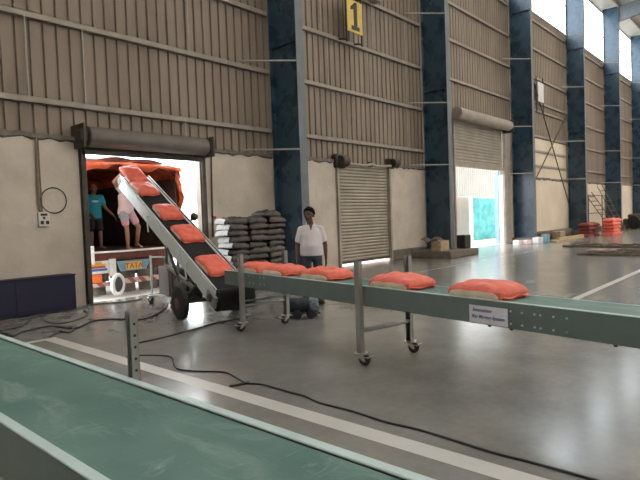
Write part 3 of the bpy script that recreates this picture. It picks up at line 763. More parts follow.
def side_strip(L, W, H, u0, u1, seed):
    """printed strip on the -y long side, hugging the wall of the sack"""
    rnd = random.Random(seed); mb = MB(); n = 22; prof = ((.07, .972), (.2, 1.003), (.38, 1.003), (.49, .99))
    vs = []; fs = []; m = len(prof)
    for th in (0, 1):
        for i in range(n + 1):
            u = u0 + (u1 - u0) * i / n
            e = .05 * math.sin(i * .9 + seed)
            for (zz, sc) in prof:
                tp_ = (1 - abs(-1 + 2 * i / n) ** 9); zz = .07 + (zz - .07) * (.35 + .65 * tp_); x = L / 2 * u * .95; y = -W / 2 * (1 - .07 * u ** 4) * sc - (.006 if th == 0 else .001)
                vs.append((x, y, zz * H * (1 + (e * .6 if zz > .4 else 0))))
    tot = (n + 1) * m
    for i in range(n):
        for j in range(m - 1):
            a_, b_, c, d = i * m + j, (i + 1) * m + j, (i + 1) * m + j + 1, i * m + j + 1
            fs += [[a_, b_, c, d], [tot + d, tot + c, tot + b_, tot + a_]]
        for j in (0, m - 1): a_, b_ = i * m + j, (i + 1) * m + j; fs.append([a_, b_, tot + b_, tot + a_])
    mb.add(vs, fs); return mb
def hem(L, W, H, sgn, seed):
    mb = MB()
    sheet(mb, lambda u, v: (sgn * (L / 2 * .95 + .022 * u), (v - .5) * W * .86, .22 * H + .010 * math.sin(v * 9 + seed) * u - .012 * u), 3, 14, .006)
    return mb
def orange_sack(mtx, seed, label, L=.62, W=.47, H=.135, lump=.010, strip=(-.86, .42)):
    t = thing('orange_sack', label, 'sack', mtx, 'orange sacks travelling on the conveyors')
    b = sack_mb(L, W, H, seed, lump=lump); b.v = [mtx @ p for p in b.v]; mesh_obj('sack_body', b, 'orange', t, True)
    s = side_strip(L, W, H, strip[0], strip[1], seed); s.v = [mtx @ p for p in s.v]; mesh_obj('beige_side_panel', s, 'beige', t, True)
    for sgn in (-1, 1):
        h = hem(L, W, H, sgn, seed); h.v = [mtx @ p for p in h.v]; mesh_obj('stitched_hem', h, 'orange', t, True)
    return t
ZB = .838 - .008
for s, w, rz, seed, lab in ((-2.42, .265, .02, 11, 'orange sack at the far left of the level belt, just right of the incline'),
                            (-1.74, .255, -.03, 12, 'orange sack on the long conveyor in front of the standing man, left of the post'),
                            (-.86, .27, .03, 13, 'orange sack on the long conveyor just left of the tall grey leg post'),
                            (.40, .25, .0, 14, 'orange sack alone on the long conveyor just right of the tall grey leg post'),
                            (1.41, .25, .0, 15, 'orange sack on the long conveyor above the white paper notice')):
    orange_sack(LM @ T(s, w, ZB) @ RZ(rz), seed, lab, L=.56 + (seed % 3) * .012, W=.41, H=.135, lump=.012, strip=(-.95, .90))
ZI = -.055
for s, w, rz, seed, lab in ((.62, .31, .05, 21, 'orange sack at the bottom of the incline, about to meet the level belt'),
                            (1.78, .34, .03, 22, 'orange sack on the incline, second up from the bottom'),
                            (2.70, .33, -.02, 23, 'orange sack half way up the incline, third from the bottom'),
                            (3.84, .27, .08, 24, 'orange sack near the top of the incline, under the one being lifted')):
    orange_sack(IM @ T(-s, w, ZI) @ RZ(rz), seed, lab, L=.58, W=.45, H=.125, lump=.008, strip=(-.9, .9) if seed == 24 else (-.8, .8))
orange_sack(IM @ T(-4.40, .22, ZI + .10) @ Matrix.Rotation(.30, 4, 'Y') @ RZ(.25), 25, 'topmost orange sack on the incline, held by the raised arm of the man in pink', L=.54, W=.42, H=.115, lump=.01, strip=(.1, .9))

# stack of dark sacks by the first column
SM = T(7.30, 9.2, 0)
proto = None; ORD = ['first', 'second', 'third', 'fourth', 'fifth', 'sixth', 'seventh', 'eighth', 'ninth', 'tenth', 'eleventh', 'twelfth', 'thirteenth']
protos = []
for k in range(3):
    pass
HB = .137
rnd = random.Random(5)
def dark_proto(seed, white):
    mtx = Matrix.Identity(4)
    t = thing('dark_sack', 'x', 'sack', mtx, 'g')
    b = sack_mb(.60, .47, .150, seed, 22, 16, lump=.026); mesh_obj('sack_body', b, 'sackdark', t, True)
    if white:  # doorway daylight on the end face, painted as a white patch
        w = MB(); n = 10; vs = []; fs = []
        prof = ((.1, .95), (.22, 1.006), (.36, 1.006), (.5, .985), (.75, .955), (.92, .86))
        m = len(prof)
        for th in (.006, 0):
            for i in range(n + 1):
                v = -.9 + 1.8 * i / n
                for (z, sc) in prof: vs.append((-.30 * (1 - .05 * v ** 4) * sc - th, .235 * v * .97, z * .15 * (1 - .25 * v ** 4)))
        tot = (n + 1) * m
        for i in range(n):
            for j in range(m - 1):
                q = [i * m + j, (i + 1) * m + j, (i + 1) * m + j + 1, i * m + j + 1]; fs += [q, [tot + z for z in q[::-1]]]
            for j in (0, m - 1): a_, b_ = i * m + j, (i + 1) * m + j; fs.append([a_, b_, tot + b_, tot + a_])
        w.add(vs, fs); mesh_obj('door_light_end', w, 'plainwhite', t, True)
    return t
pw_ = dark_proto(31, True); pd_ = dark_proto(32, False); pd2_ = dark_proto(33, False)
used = set()
colname = ['left', 'middle', 'right']
for c in range(3):
    nl = 12 if c < 2 else 13
    for k in range(nl):
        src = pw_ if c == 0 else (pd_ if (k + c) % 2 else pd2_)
        fl = PI if (c > 0 and rnd.random() < .5) else 0
        z = k * HB
        mtx = SM @ T(.30 + c * .585 + rnd.uniform(-.04, .04), .24 + rnd.uniform(-.05, .05), z) @ RZ(rnd.uniform(-.17, .17) + fl) @ Matrix.Rotation(rnd.uniform(-.05, .05), 4, 'X') @ Matrix.Rotation(rnd.uniform(-.05, .05), 4, 'Y')
        if c == 2 and k == 12: mtx = SM @ T(1.34, .24, z + .0) @ RZ(.15)
        if src.name in used: o = dup(src, mtx)
        else: o = src; o.matrix_world = mtx; ROOTM[o.name] = mtx; used.add(src.name)
        top = nl - 1 - k
        pos = 'topmost' if top == 0 else ('%s from the top' % ORD[top])
        extra = 'daylight painted dark' if c == 0 else 'dark plastic'
        tag(o, '%s sack in the %s column of the stack, %s' % (extra, colname[c], pos), 'sack', 'dark sacks stacked against the shed wall')

mtm = T(6.02, 5.80, 0) @ RZ(-.75)
mo = thing('motor_trolley', 'blue grey motor on two black wheels on the floor behind the level conveyor', 'motor', mtm)
b_ = MB(mtm); b_.cyl((-.24, .05, .21), (.10, .05, .21), .105, 22)
for k in range(7): b_.cyl((-.20 + k * .04, .05, .21), (-.19 + k * .04, .05, .21), .118, 22)
mesh_obj('motor', b_, 'trouser', mo, True)
b_ = MB(mtm); b_.box(.08, .24, -.06, .16, .10, .31, .03).cyl((.16, -.10, .2), (.16, .18, .2), .07, 16); mesh_obj('gearbox', b_, 'colflange', mo)
b_ = MB(mtm); b_.box(-.26, .26, -.07, .17, .075, .10, .01); mesh_obj('base_plate', b_, 'darksteel', mo)
for x in (-.09, .12):
    b_ = MB(mtm); b_.lathe((x - .02, -.10, .075), (.25, 1, 0), [(0, .04), (.01, .068), (.03, .075), (.05, .068), (.06, .04)], 20); mesh_obj('wheel', b_, 'rubber', mo, True)
for x in (-.2, .2):
    b_ = MB(mtm); b_.box(x - .02, x + .02, .12, .16, .0, .078, .005); mesh_obj('foot', b_, 'darksteel', mo)

# ------------------------------------------------------------------ things on and by the left wall
nb = thing('metal_cabinet', 'low navy blue metal cabinet against the left wall', 'cabinet', T(3.55, 10.45, 0))
mesh_obj('carcass', MB().box(2.35, 4.46, 10.31, WY - .01, .0, .655, .006), 'navy', nb)
mesh_obj('top', MB().box(2.33, 4.475, 10.295, WY - .005, .655, .675, .004), 'navy', nb)
for x in (2.36, 3.41): mesh_obj('door', MB().box(x + .005, x + 1.035, 10.301, 10.309, .03, .64, .002), 'navy', nb)
sw = thing('switchboard', 'white electrical switchboard with black sockets on the left wall', 'switchboard', T(4.07, WY, 1.72))
mesh_obj('box', MB().box(3.965, 4.165, WY - .07, WY, 1.595, 1.865, .008), 'switch', sw)
for (x0, x1, z0, z1) in ((4.00, 4.12, 1.80, 1.84),): mesh_obj('breaker', MB().box(x0, x1, WY - .08, WY - .071, z0, z1, .002), 'blackpaint', sw)
mesh_obj('socket', MB().box(4.04, 4.08, WY - .08, WY - .071, 1.735, 1.78, .002), 'blackpaint', sw)
for x in (3.995, 4.09): mesh_obj('socket', MB().box(x, x + .055, WY - .08, WY - .071, 1.64, 1.705, .002), 'blackpaint', sw)
cd_ = MB(); cd_.tube([(4.02, WY - .03, 1.87), (4.0, WY - .03, 2.3), (4.01, WY - .03, 3.3), (4.0, WY - .06, 3.42)], .022, 8, 4); cd_.tube([(4.05, WY - .025, 1.87), (4.045, WY - .025, 3.3)], .014, 8)
single('conduit_pipe', cd_, 'conduit', 'dusty conduit pipe running up the left wall from the white switchboard', 'pipe', (4.02, WY - .03, 1.87), smooth=True)
cc = MB(); pts = []
for k in range(50):
    t_ = k / 49 * 2 * PI * 2; pts.append((4.275 + (.238 + .006 * math.sin(t_ * 1.5)) * math.cos(t_), WY - .02 - .004 * k / 49, 2.09 + (.242 - .005 * math.cos(t_ * .5)) * math.sin(t_)))
cc.tube(pts, .008, 6); single('cable_coil', cc, 'cable', 'thin cable coil hanging as a ring on the left wall by the switchboard', 'cable', (4.27, WY - .02, 1.85), smooth=True)
cw = MB(); cw.tube([(8.02, WY - .03, 3.4), (7.99, WY - .03, 2.5), (7.97, WY - .03, 1.7), (7.96, WY - .03, 1.2)], .018, 8, 4)
single('wall_cable', cw, 'darksteel', 'dark cable running down the wall right of the truck doorway', 'cable', (8, WY - .03, 1.2), smooth=True)
ws = thing('wall_socket', 'small socket box and red pipe fitting on the wall right of the truck doorway', 'socket', T(7.85, WY, 1.6))
mesh_obj('box', MB().box(7.80, 7.92, WY - .06, WY, 1.55, 1.7, .01), 'switch', ws)
mesh_obj('fitting', MB().cyl((7.98, WY - .05, 1.68), (8.05, WY - .05, 1.68), .035), 'truckred', ws)
mesh_obj('pipe', MB().tube([(7.74, WY - .04, 1.55), (7.74, WY - .04, 1.2), (7.9, WY - .04, 1.1)], .02, 8), 'switch', ws)

# bay sign "1"
bs = thing('bay_sign', 'yellow bay sign with a black number 1 high on the wall', 'sign', T(13.5, 10.3, 7.2))
mesh_obj('board', MB().box(13.10, 13.86, 10.29, 10.32, 7.28, 8.26, .006), 'yellow', bs)
one = [(-.17, -.36), (.17, -.36), (.17, -.26), (.075, -.26), (.075, .38), (-.02, .38), (-.19, .24), (-.19, .16), (-.06, .20), (-.06, -.26), (-.17, -.26)]
nm_ = MB(); nm_.prism([(p[0] * 1.12, p[1] * 1.14) for p in one], 10.27, 10.291, lambda x, z, d: (13.49 + x, d, 7.77 + z)); mesh_obj('numeral', nm_, 'blackpaint', bs)
fr = MB(); fr.bar((13.1, 10.33, 8.6), (13.1, 10.33, 6.95), .06, .05); fr.bar((13.86, 10.33, 8.6), (13.86, 10.33, 6.95), .06, .05); fr.bar((13.1, 10.34, 7.02), (13.1, WY, 7.1), .05, .05); fr.bar((13.86, 10.34, 7.02), (13.86, WY, 7.1), .05, .05)
mesh_obj('bracket', fr, 'darksteel', bs)
fl = thing('flood_light', 'grey flood light fixed above the yellow bay sign, at the top edge', 'lamp', T(14.5, 10.35, 8.62))
mesh_obj('lamp_head', MB().box(14.1, 14.75, 10.15, 10.45, 8.52, 8.72, .03), 'girt', fl)
mesh_obj('arm', MB().bar((14.75, 10.3, 8.6), (14.85, WY + .05, 8.70), .05, .05), 'darksteel', fl)

# ------------------------------------------------------------------ cables on the floor
def cable(pts, lab, r=.011, z=None):
    mb = MB(); mb.tube([(x, y, r) for x, y in pts], r, 6, 5)
    single('power_cable', mb, 'cable', lab, 'cable', (pts[0][0], pts[0][1], 0), smooth=True)
cable([(2.6, 9.1), (2.9, 9.2), (3.13, 9.27), (3.58, 10.01), (3.85, 10.2), (4.12, 10.2), (4.47, 10.24), (4.8, 10.5), (5.07, 10.41), (5.3, 10.25), (5.61, 10.21), (5.85, 10.35)], 'black cable along the wall foot from the navy cabinet past the doorway', .014)
cable([(2.5, 9.3), (2.76, 8.9), (2.74, 8.54), (2.99, 8.77), (3.39, 8.84), (3.54, 8.3), (3.97, 8.65), (4.23, 8.55), (4.37, 8.31), (4.42, 8.06), (4.7, 8.1), (5.07, 8.39), (5.44, 8.79), (5.82, 9.3)], 'black cable winding from in front of the navy cabinet to the drive cabinet caster', .013)
cable([(3.77, 10.2), (3.53, 9.38), (3.59, 8.96), (3.85, 9.01), (4.26, 9.41), (4.42, 9.93)], 'thin cable loop on the floor at the foot of the navy cabinet')
cable([(3.05, 8.0), (3.15, 8.1), (3.31, 8.27), (3.36, 8.05), (3.53, 8.31), (3.62, 8.42)], 'short cable bight on the floor at the end of the white line', .013)
cable([(3.45, 6.49), (3.9, 6.48), (4.44, 6.57), (4.97, 6.68), (5.45, 6.66), (6.01, 6.76)], 'black cable passing under the left end of the level conveyor')
cable([(3.1, 5.9), (3.21, 5.89), (3.42, 5.5), (3.23, 5.11), (3.17, 4.91), (3.25, 4.67), (3.38, 4.42), (3.32, 4.14), (3.27, 3.94), (3.33, 3.8), (3.32, 3.41), (3.32, 3.22), (3.27, 3.0), (3.28, 2.67), (3.25, 2.32), (3.27, 2.04), (3.24, 1.63), (3.23, 1.42), (3.24, 1.18), (3.23, .6)], 'long black cable on open floor running beside the white line toward the bottom right', .0085)
cable([(3.30, 3.945), (3.2, 3.96), (3.11, 4.0)], 'short cable end crossing at the kink of the long floor cable')

# ------------------------------------------------------------------ truck
TX0, TX1, TY0, TY1, TD = 5.15, 7.62, 11.5, 17.2, 1.0
tk = thing('truck', 'open backed goods truck with decorated tail backed up to the left doorway', 'truck', T(6.4, 14, 0))
mesh_obj('bed', MB().box(TX0, TX1, TY0, TY1, TD - .1, TD, .01), 'wood', tk)
for x in (TX0, TX1 - .06): mesh_obj('side_wall', MB().box(x, x + .06, TY0 + .05, TY1, TD, 2.68, .01), 'wood', tk)
mesh_obj('headboard', MB().box(TX0, TX1, TY1 - .06, TY1, TD, 2.90, .01), 'wood', tk)
for y in (TY0 + .08, 13.3, 15.2, 17.0):
    hp = MB(); hp.tube([(TX0 + .03, y, 2.2), (TX0 + .03, y, 2.72), (TX0 + .3, y, 2.91), (6.4, y, 2.96), (TX1 - .3, y, 2.91), (TX1 - .03, y, 2.72), (TX1 - .03, y, 2.2)], .03, 8, 4); mesh_obj('hoop', hp, 'darksteel', tk, True)
mesh_obj('tail_chain', MB().tube([(TX0, TY0 - .03, .995), (6.0, TY0 - .04, .985), (7.0, TY0 - .04, .99), (TX1, TY0 - .03, 1.0)], .022, 8, 4), 'truckwhite', tk, True)
mesh_obj('tail_post', MB().bar((5.36, TY0 - .03, .78), (5.36, TY0 - .03, 1.14), .07, .06), 'truckwhite', tk)
mesh_obj('tail_beam', MB().box(TX0, TX1, TY0 - .01, TY0 + .1, .80, .965, .01), 'redbrown', tk)
pb = MB(); pb.box(TX0, 5.72, TY0 - .02, TY0 + .04, .52, .80, .006); bo = mesh_obj('lamp_board', pb, 'truckwhite', tk)
for (x0, x1, z0, z1, mm_) in ((5.2, 5.66, .70, .74, 'truckyellow'), (5.2, 5.64, .645, .695, 'truckred'), (5.2, 5.68, .58, .635, 'truckblue'), (5.42, 5.56, .72, .78, 'truckyellow')):
    mesh_obj('painted_band', MB().box(x0, x1, TY0 - .026, TY0 - .02, z0, z1), mm_, bo)
mesh_obj('tail_lamp', MB().box(TX0, 5.56, TY0 - .03, TY0 + .02, .325, .505, .015).cyl((5.46, TY0 - .05, .42), (5.46, TY0 - .03, .42), .075, 16), mat('orange_lamp', (.85, .19, .04), .4, 0, .2, 20), tk)
mesh_obj('lamp_bracket', MB().box(5.58, 5.72, TY0 - .01, TY0 + .03, .34, .5, .01), 'darksteel', tk)
mesh_obj('reflective_bar', MB().box(TX0, 5.78, TY0 - .03, TY0 + .02, .23, .315, .005), 'stripe', tk)
vp = MB(); vp.box(5.73, 5.90, TY0 - .02, TY0 + .03, .44, .83, .008); mesh_obj('upright', vp, 'truckwhite', tk)
# name board with angled ends
nbm = MB(); nbm.prism([(5.98, .53), (6.60, .53), (6.72, .76), (5.90, .76)], TY0 - .07, TY0 - .03, lambda x, z, d: (x, d, z)); nbo = mesh_obj('name_board', nbm, 'skyblue', tk)
nb2 = MB(); nb2.box(6.10, 6.50, TY0 - .074, TY0 - .07, .555, .73, .001); mesh_obj('panel', nb2, 'truckyellow', nbo)
mesh_obj('lettering', text_mb('TATA', .17, T(6.30, TY0 - .076, .585) @ Matrix.Rotation(PI / 2, 4, 'X'), .002), 'truckred', nbo)
mesh_obj('rear_bumper', MB().box(5.95, 7.55, TY0 - .02, TY0 + .06, .24, .36, .01), 'stripe', tk)
mesh_obj('chassis', MB().box(5.95, 6.05, TY0 + .1, TY1, .55, .9, .01).box(6.72, 6.82, TY0 + .1, TY1, .55, .9, .01).box(5.6, 7.2, TY0 + .12, TY0 + .25, .5, .88, .01), 'redbrown', tk)
mesh_obj('axle', MB().cyl((5.4, 12.4, .45), (7.4, 12.4, .45), .09).ell(V((6.4, 12.4, .45)), .22, .24, .24), 'redbrown', tk, True)
for xs in ((5.18, 5.42), (5.46, 5.70), (7.07, 7.31), (7.35, 7.59)):
    w = MB(); w.lathe((xs[0], 12.35, .42), (1, 0, 0), [(0, .26), (.01, .40), (.04, .445), (.2, .445), (.23, .40), (.24, .26)], 30); wo = mesh_obj('wheel', w, 'rubber', tk, True)
    mesh_obj('rim', MB().lathe((xs[0] - .01, 12.35, .42), (1, 0, 0), [(0, .1), (.02, .255), (.24, .255), (.26, .1)], 24), 'truckwhite', wo, True)
mr = MB(); mr.tube([V((5.86, TY0 - .12, .25)) + V((.75, .45, 0)).normalized() * .21 * math.cos(q * PI / 14) + V((0, 0, .215)) * math.sin(q * PI / 14) for q in range(29)], .048, 10)
sp_ = mesh_obj('spare_wheel_cover', mr, 'truckwhite', tk, True)
mesh_obj('hub_opening', MB().cyl((5.845, TY0 - .09, .25), (5.875, TY0 - .14, .25), .165, 22), 'rubber', sp_, True)
for x0, x1 in ((TX0, 5.70), (5.98, 6.42), (6.50, 7.0), (7.06, 7.58)):
    mf = MB(); sheet(mf, lambda u, v: (x0 + (x1 - x0) * u, TY0 + .12 + .03 * math.sin(u * 7 + v * 3), .03 + .5 * v), 8, 6, .012); mesh_obj('mud_flap', mf, 'conc', tk, True)
# orange tarpaulin
tp = MB()
def tarp(u, v):
    w = -1 + 2 * u; y = TY0 - .02 + (TY1 - TY0 + .1) * v; hw = (TX1 - TX0) / 2 + .06; cx = (TX0 + TX1) / 2
    s = w * (hw + .95)
    if abs(s) < hw - .25: x = s; z = 3.00 - .06 * (s / hw) ** 2
    elif abs(s) < hw + .14:
        t = (abs(s) - hw + .25) / .39; x = (hw - .25 + .25 * math.sin(t * PI / 2)) * (1 if s > 0 else -1); z = 2.95 - .25 * (1 - math.cos(t * PI / 2))
    else: x = hw * (1 if s > 0 else -1) + .05 * math.sin(v * 30 + s * 4); z = 2.70 - (abs(s) - hw - .14)
    z += .03 * math.sin(v * 22 + s * 3) + .025 * math.sin(s * 7 + v * 9); 
    return (cx + x, y + (.06 * math.sin(s * 9) if v < .02 else 0), z)
sheet(tp, tarp, 60, 40, .012)
to = thing('tarpaulin', 'orange tarpaulin draped over the truck canopy in the left doorway', 'tarpaulin', T(6.4, 14, 2))
mesh_obj('cover', tp, 'tarp', to, True)
va = MB(); sheet(va, lambda u, v: (TX0 - .03 + (TX1 - TX0 + .1) * u, TY0 - .05 + .04 * math.sin(u * 25) - .03 * math.sin(v * 3), 2.99 - .05 * (2 * u - 1) ** 2 - (.12 + .05 * math.sin(u * 13) + .03 * math.sin(u * 31)) * v), 60, 6, .01); mesh_obj('front_valance', va, 'tarp', to, True)
hg = MB(); sheet(hg, lambda u, v: (TX1 - .10 + .1 * u + .10 * v + .03 * math.sin(v * 12 + u * 6), TY0 - .08 + .05 * math.sin(u * 9 + v * 5) + .1 * u, 2.93 - (.76 - .25 * u) * v), 8, 16, .01); mesh_obj('hanging_corner', hg, 'tarp', to, True)
bn = MB(); sheet(bn, lambda u, v: (TX0 - .1 + (TX1 - TX0) * u, TY0 + .05 + 1.2 * v, 3.03 + .075 * math.sin(PI * min(1, max(0, u * 1.15 - .1))) + .022 * math.sin(u * 17 + 1) + .05 * math.sin(v * PI)), 40, 8, .01)
single('grey_sheet', bn, mat('mauve_grey_sheet', (.30, .28, .36), .6, 0, .15, 6), 'mauve grey plastic sheet folded along the top of the orange tarpaulin', 'sheet', (6.3, 12, 3.1), smooth=True)

# ------------------------------------------------------------------ far end of the hall
def ladder(mb, a_, b_, w, dv, n=9):
    a_, b_, dv = V(a_), V(b_), V(dv).normalized()
    for s in (-1, 1): mb.tube([a_ + dv * s * w / 2, b_ + dv * s * w / 2], .028, 6)
    for k in range(1, n): p = a_.lerp(b_, k / n); mb.tube([p - dv * w / 2, p + dv * w / 2], .022, 6)
l1 = MB(); ladder(l1, (40.3, 9.3, 0), (37.6, 10.25, 2.62), .62, (.55, .85, 0)); single('steel_ladder', l1, 'rust', 'rusty ladder frame leaning on the wall behind the dark red sacks', 'ladder', (40, 9.4, 0), 'ladders leaning on the far wall')
l2 = MB(); ladder(l2, (42.0, 9.2, 0), (40.0, 10.15, 3.1), .8, (.8, .6, 0)); single('steel_ladder', l2, 'conduit', 'paler ladder frame leaning on the wall left of the fifth blue column, the wider one', 'ladder', (42, 9.2, 0), 'ladders leaning on the far wall')
fr_ = MB(); 
for a_, b_ in (((38.3, 1.0), (38.3, 2.45)), ((38.3, 2.45), (41.6, 2.45)), ((41.6, 2.45), (41.6, .1)), ((38.3, 1.25), (42.0, 1.25)), ((38.3, 1.0), (38.3, 0.02))): fr_.bar((a_[0], 10.42, a_[1]), (b_[0], 10.42, b_[1]), .06, .06)
single('standing_rack', fr_, 'rust', 'thin upright metal frame against the wall behind the leaning ladders', 'rack', (39, 10.4, 0))
wb = thing('wall_board', 'pale rectangular board fixed high on the wall right of the third blue column', 'board', T(30.2, 10.5, 7.4))
mesh_obj('panel', MB().box(29.75, 30.6, 10.5, 10.53, 7.45, 8.5, .01), 'plainwhite', wb)
for x in (29.62, 30.62): mesh_obj('hanger', MB().bar((x, 10.55, 6.9), (x, 10.55, 8.8), .07, .05), 'darksteel', wb)
# red sacks
def small_sack(seed, m, mtx, lab, grp, first):
    if first is None:
        t = thing('red_sack' if m == 'redsack' else 'dark_red_sack', lab, 'sack', mtx, grp)
        b = sack_mb(.98, .62, .205, seed, 14, 10, lump=.02); b.v = [mtx @ p for p in b.v]; mesh_obj('sack_body', b, m, t, True); return t
    o = dup(first, mtx); tag(o, lab, 'sack', grp); return o
f1 = None; rnd = random.Random(9)
cn = ['left', 'right']
for c in range(2):
    for k in range(5):
        mt = T(33.75 + c * 1.0 + rnd.uniform(-.04, .04), 8.1 + rnd.uniform(-.05, .05), k * .19) @ RZ(rnd.uniform(-.08, .08))
        o = small_sack(41, 'redsack', mt, 'bright red sack in the %s column of the far red pile, %s' % (cn[c], 'topmost' if k == 4 else ORD[4 - k] + ' from the top'), 'bright red sacks in the far pile', f1); f1 = f1 or o
f2 = None
for c in range(2):
    for k in range(4):
        mt = T(32.2 + c * 1.05 + rnd.uniform(-.05, .05), 8.95 + rnd.uniform(-.06, .06), k * .19) @ RZ(rnd.uniform(-.1, .1))
        o = small_sack(42, 'maroonsack', mt, 'dark red sack, %s column of the far dark pile, %s' % (cn[c], 'topmost' if k == 3 else ORD[3 - k] + ' from the top'), 'dark red sacks in the far pile', f2); f2 = f2 or o
# dark machinery heap at the right edge
mh = thing('tyre', 'dark tyre lying against the heap at the far right edge', 'tyre', T(41.6, 8.6, 0))
mesh_obj('rubber_ring', MB().lathe((41.6, 8.5, .5), (.9, -.4, .15), [(0, .28), (.02, .46), (.1, .5), (.22, .46), (.24, .28)], 26), 'rubber', mh, True)
gt = MB()
for k in range(7): gt.ell(V((41.0 + k * .45, 7.25 + .2 * math.sin(k * 2.1), .16 + .08 * math.sin(k))), .42, .35, .22 + .06 * math.cos(k * 1.7))
single('scrap_heap', remesh(gt, .05, 3), 'conc', 'low grey heap of scrap at the far right, beside the tyre', 'heap', (42, 8, 0))
mt_ = MB(); mt_.box(43.2, 46.7, 8.2, 9.5, .05, .75, .08).box(43.7, 45.7, 8.4, 9.3, .75, 1.05, .08).cyl((43.8, 8.1, .35), (43.8, 8.25, .35), .33).cyl((46.1, 8.1, .35), (46.1, 8.25, .35), .33)
single('yard_trolley', mt_, 'darksteel', 'dark trolley partly seen at the far right edge of the hall', 'trolley', (44.6, 8.7, 0))
# planks and small litter by the third column
for k, (x0, x1, y, z) in enumerate(((26.6, 31.0, 8.75, 0), (26.9, 31.6, 8.95, 0), (27.3, 31.3, 8.85, .09))):
    single('timber_plank', MB().box(x0, x1, y - .09, y + .09, z, z + .09, .008), 'timber', ('front plank lying on the floor below the cream wall', 'rear plank lying on the floor below the cream wall', 'upper plank lying across the two floor planks below the cream wall')[k], 'plank', (x0, y, z), 'planks on the floor of the far bay')
for (x, y, sx, sy, sz, m, lab, cat_) in ((24.55, 9.75, .38, .3, .22, 'plainwhite', 'small white carton on the floor left of the third blue column', 'carton'), (25.0, 9.5, .5, .3, .2, 'pinktee', 'small pinkish carton on the floor in front of the third blue column', 'carton'),
        (25.75, 9.25, .6, .3, .3, 'plainwhite', 'white bundle on the floor in front of the third blue column', 'bundle'), (26.5, 9.15, .34, .3, .4, 'skyblue', 'pale blue drum shaped box right of the third blue column', 'box')):
    single('carton', MB().box(x - sx / 2, x + sx / 2, y - sy / 2, y + sy / 2, 0, sz, .02), m, lab, cat_, (x, y, 0))
st = MB(); st.box(28.3, 28.9, 9.75, 10.2, 0, .36, .03); single('concrete_block', st, 'conc', 'concrete block standing below the pale wall right of the third blue column', 'block', (28.6, 10, 0))
st = MB(); st.box(30.6, 31.4, 9.75, 10.2, 0, .38, .03); single('timber_crate', st, 'timber', 'small brown crate below the pale wall left of the fourth blue column', 'crate', (31, 10, 0))
# rubble and cardboard on the plinth of the second column
cb_ = MB(); cb_.box(16.75, 17.35, 9.35, 9.75, .25, .62, .02, None); single('cardboard_box', cb_, 'timber', 'brown cardboard box on the plinth left of the second blue column', 'box', (17.3, 9.5, .25))
rg = MB(); sheet(rg, lambda u, v: (16.5 + .8 * u, 9.5 + .5 * v, .63 + .06 * math.sin(u * 9) + .05 * math.cos(v * 7 + u * 3)), 14, 10, .02); single('dark_rag', rg, 'rust', 'dark rag lying over the cardboard box by the second blue column', 'rag', (17, 9.6, .63), smooth=True)
bx = MB(); bx.box(18.35, 18.85, 9.25, 9.6, .25, .75, .03); single('black_canister', bx, 'blackpaint', 'black canister on the plinth right of the second blue column', 'canister', (18.6, 9.4, .25))
# lattice frames lying on the floor
LFO = frame((19.2, 5.6, 0), (-.05, -1, 0), (1, -.05, 0), (0, 0, 1))
for k, (x0, y, z, lab) in enumerate(((0., .5, 0, 'nearest of the lattice frames lying on the floor at the right'), (.6, 1.75, 0, 'farther lattice frame lying on the floor at the right'), (-.7, 1.15, .21, 'upper lattice frame resting across the others on the floor at the right'))):
    lf = MB(LFO.normalized() if False else LFO); w = .5
    for sg_ in (-1, 1): lf.tube([(x0, y + sg_ * w, z + .05), (x0 + 8, y + sg_ * w, z + .05)], .045, 6)
    for q in range(13): lf.tube([(x0 + .3 + q * .6, y - w, z + .05), (x0 + .3 + q * .6 + (.28 if q % 2 else 0), y + w, z + .05)], .032, 6)
    for q in range(13): lf.tube([(x0 + .3 + q * .6, y - w, z + .09), (x0 + .5 + q * .6, y - w, z + .16), (x0 + .7 + q * .6, y - w, z + .09)], .025, 5)
    single('lattice_frame', lf, 'rust', lab, 'steel frame', LFO @ V((x0, y, z)), 'steel lattice frames on the floor')

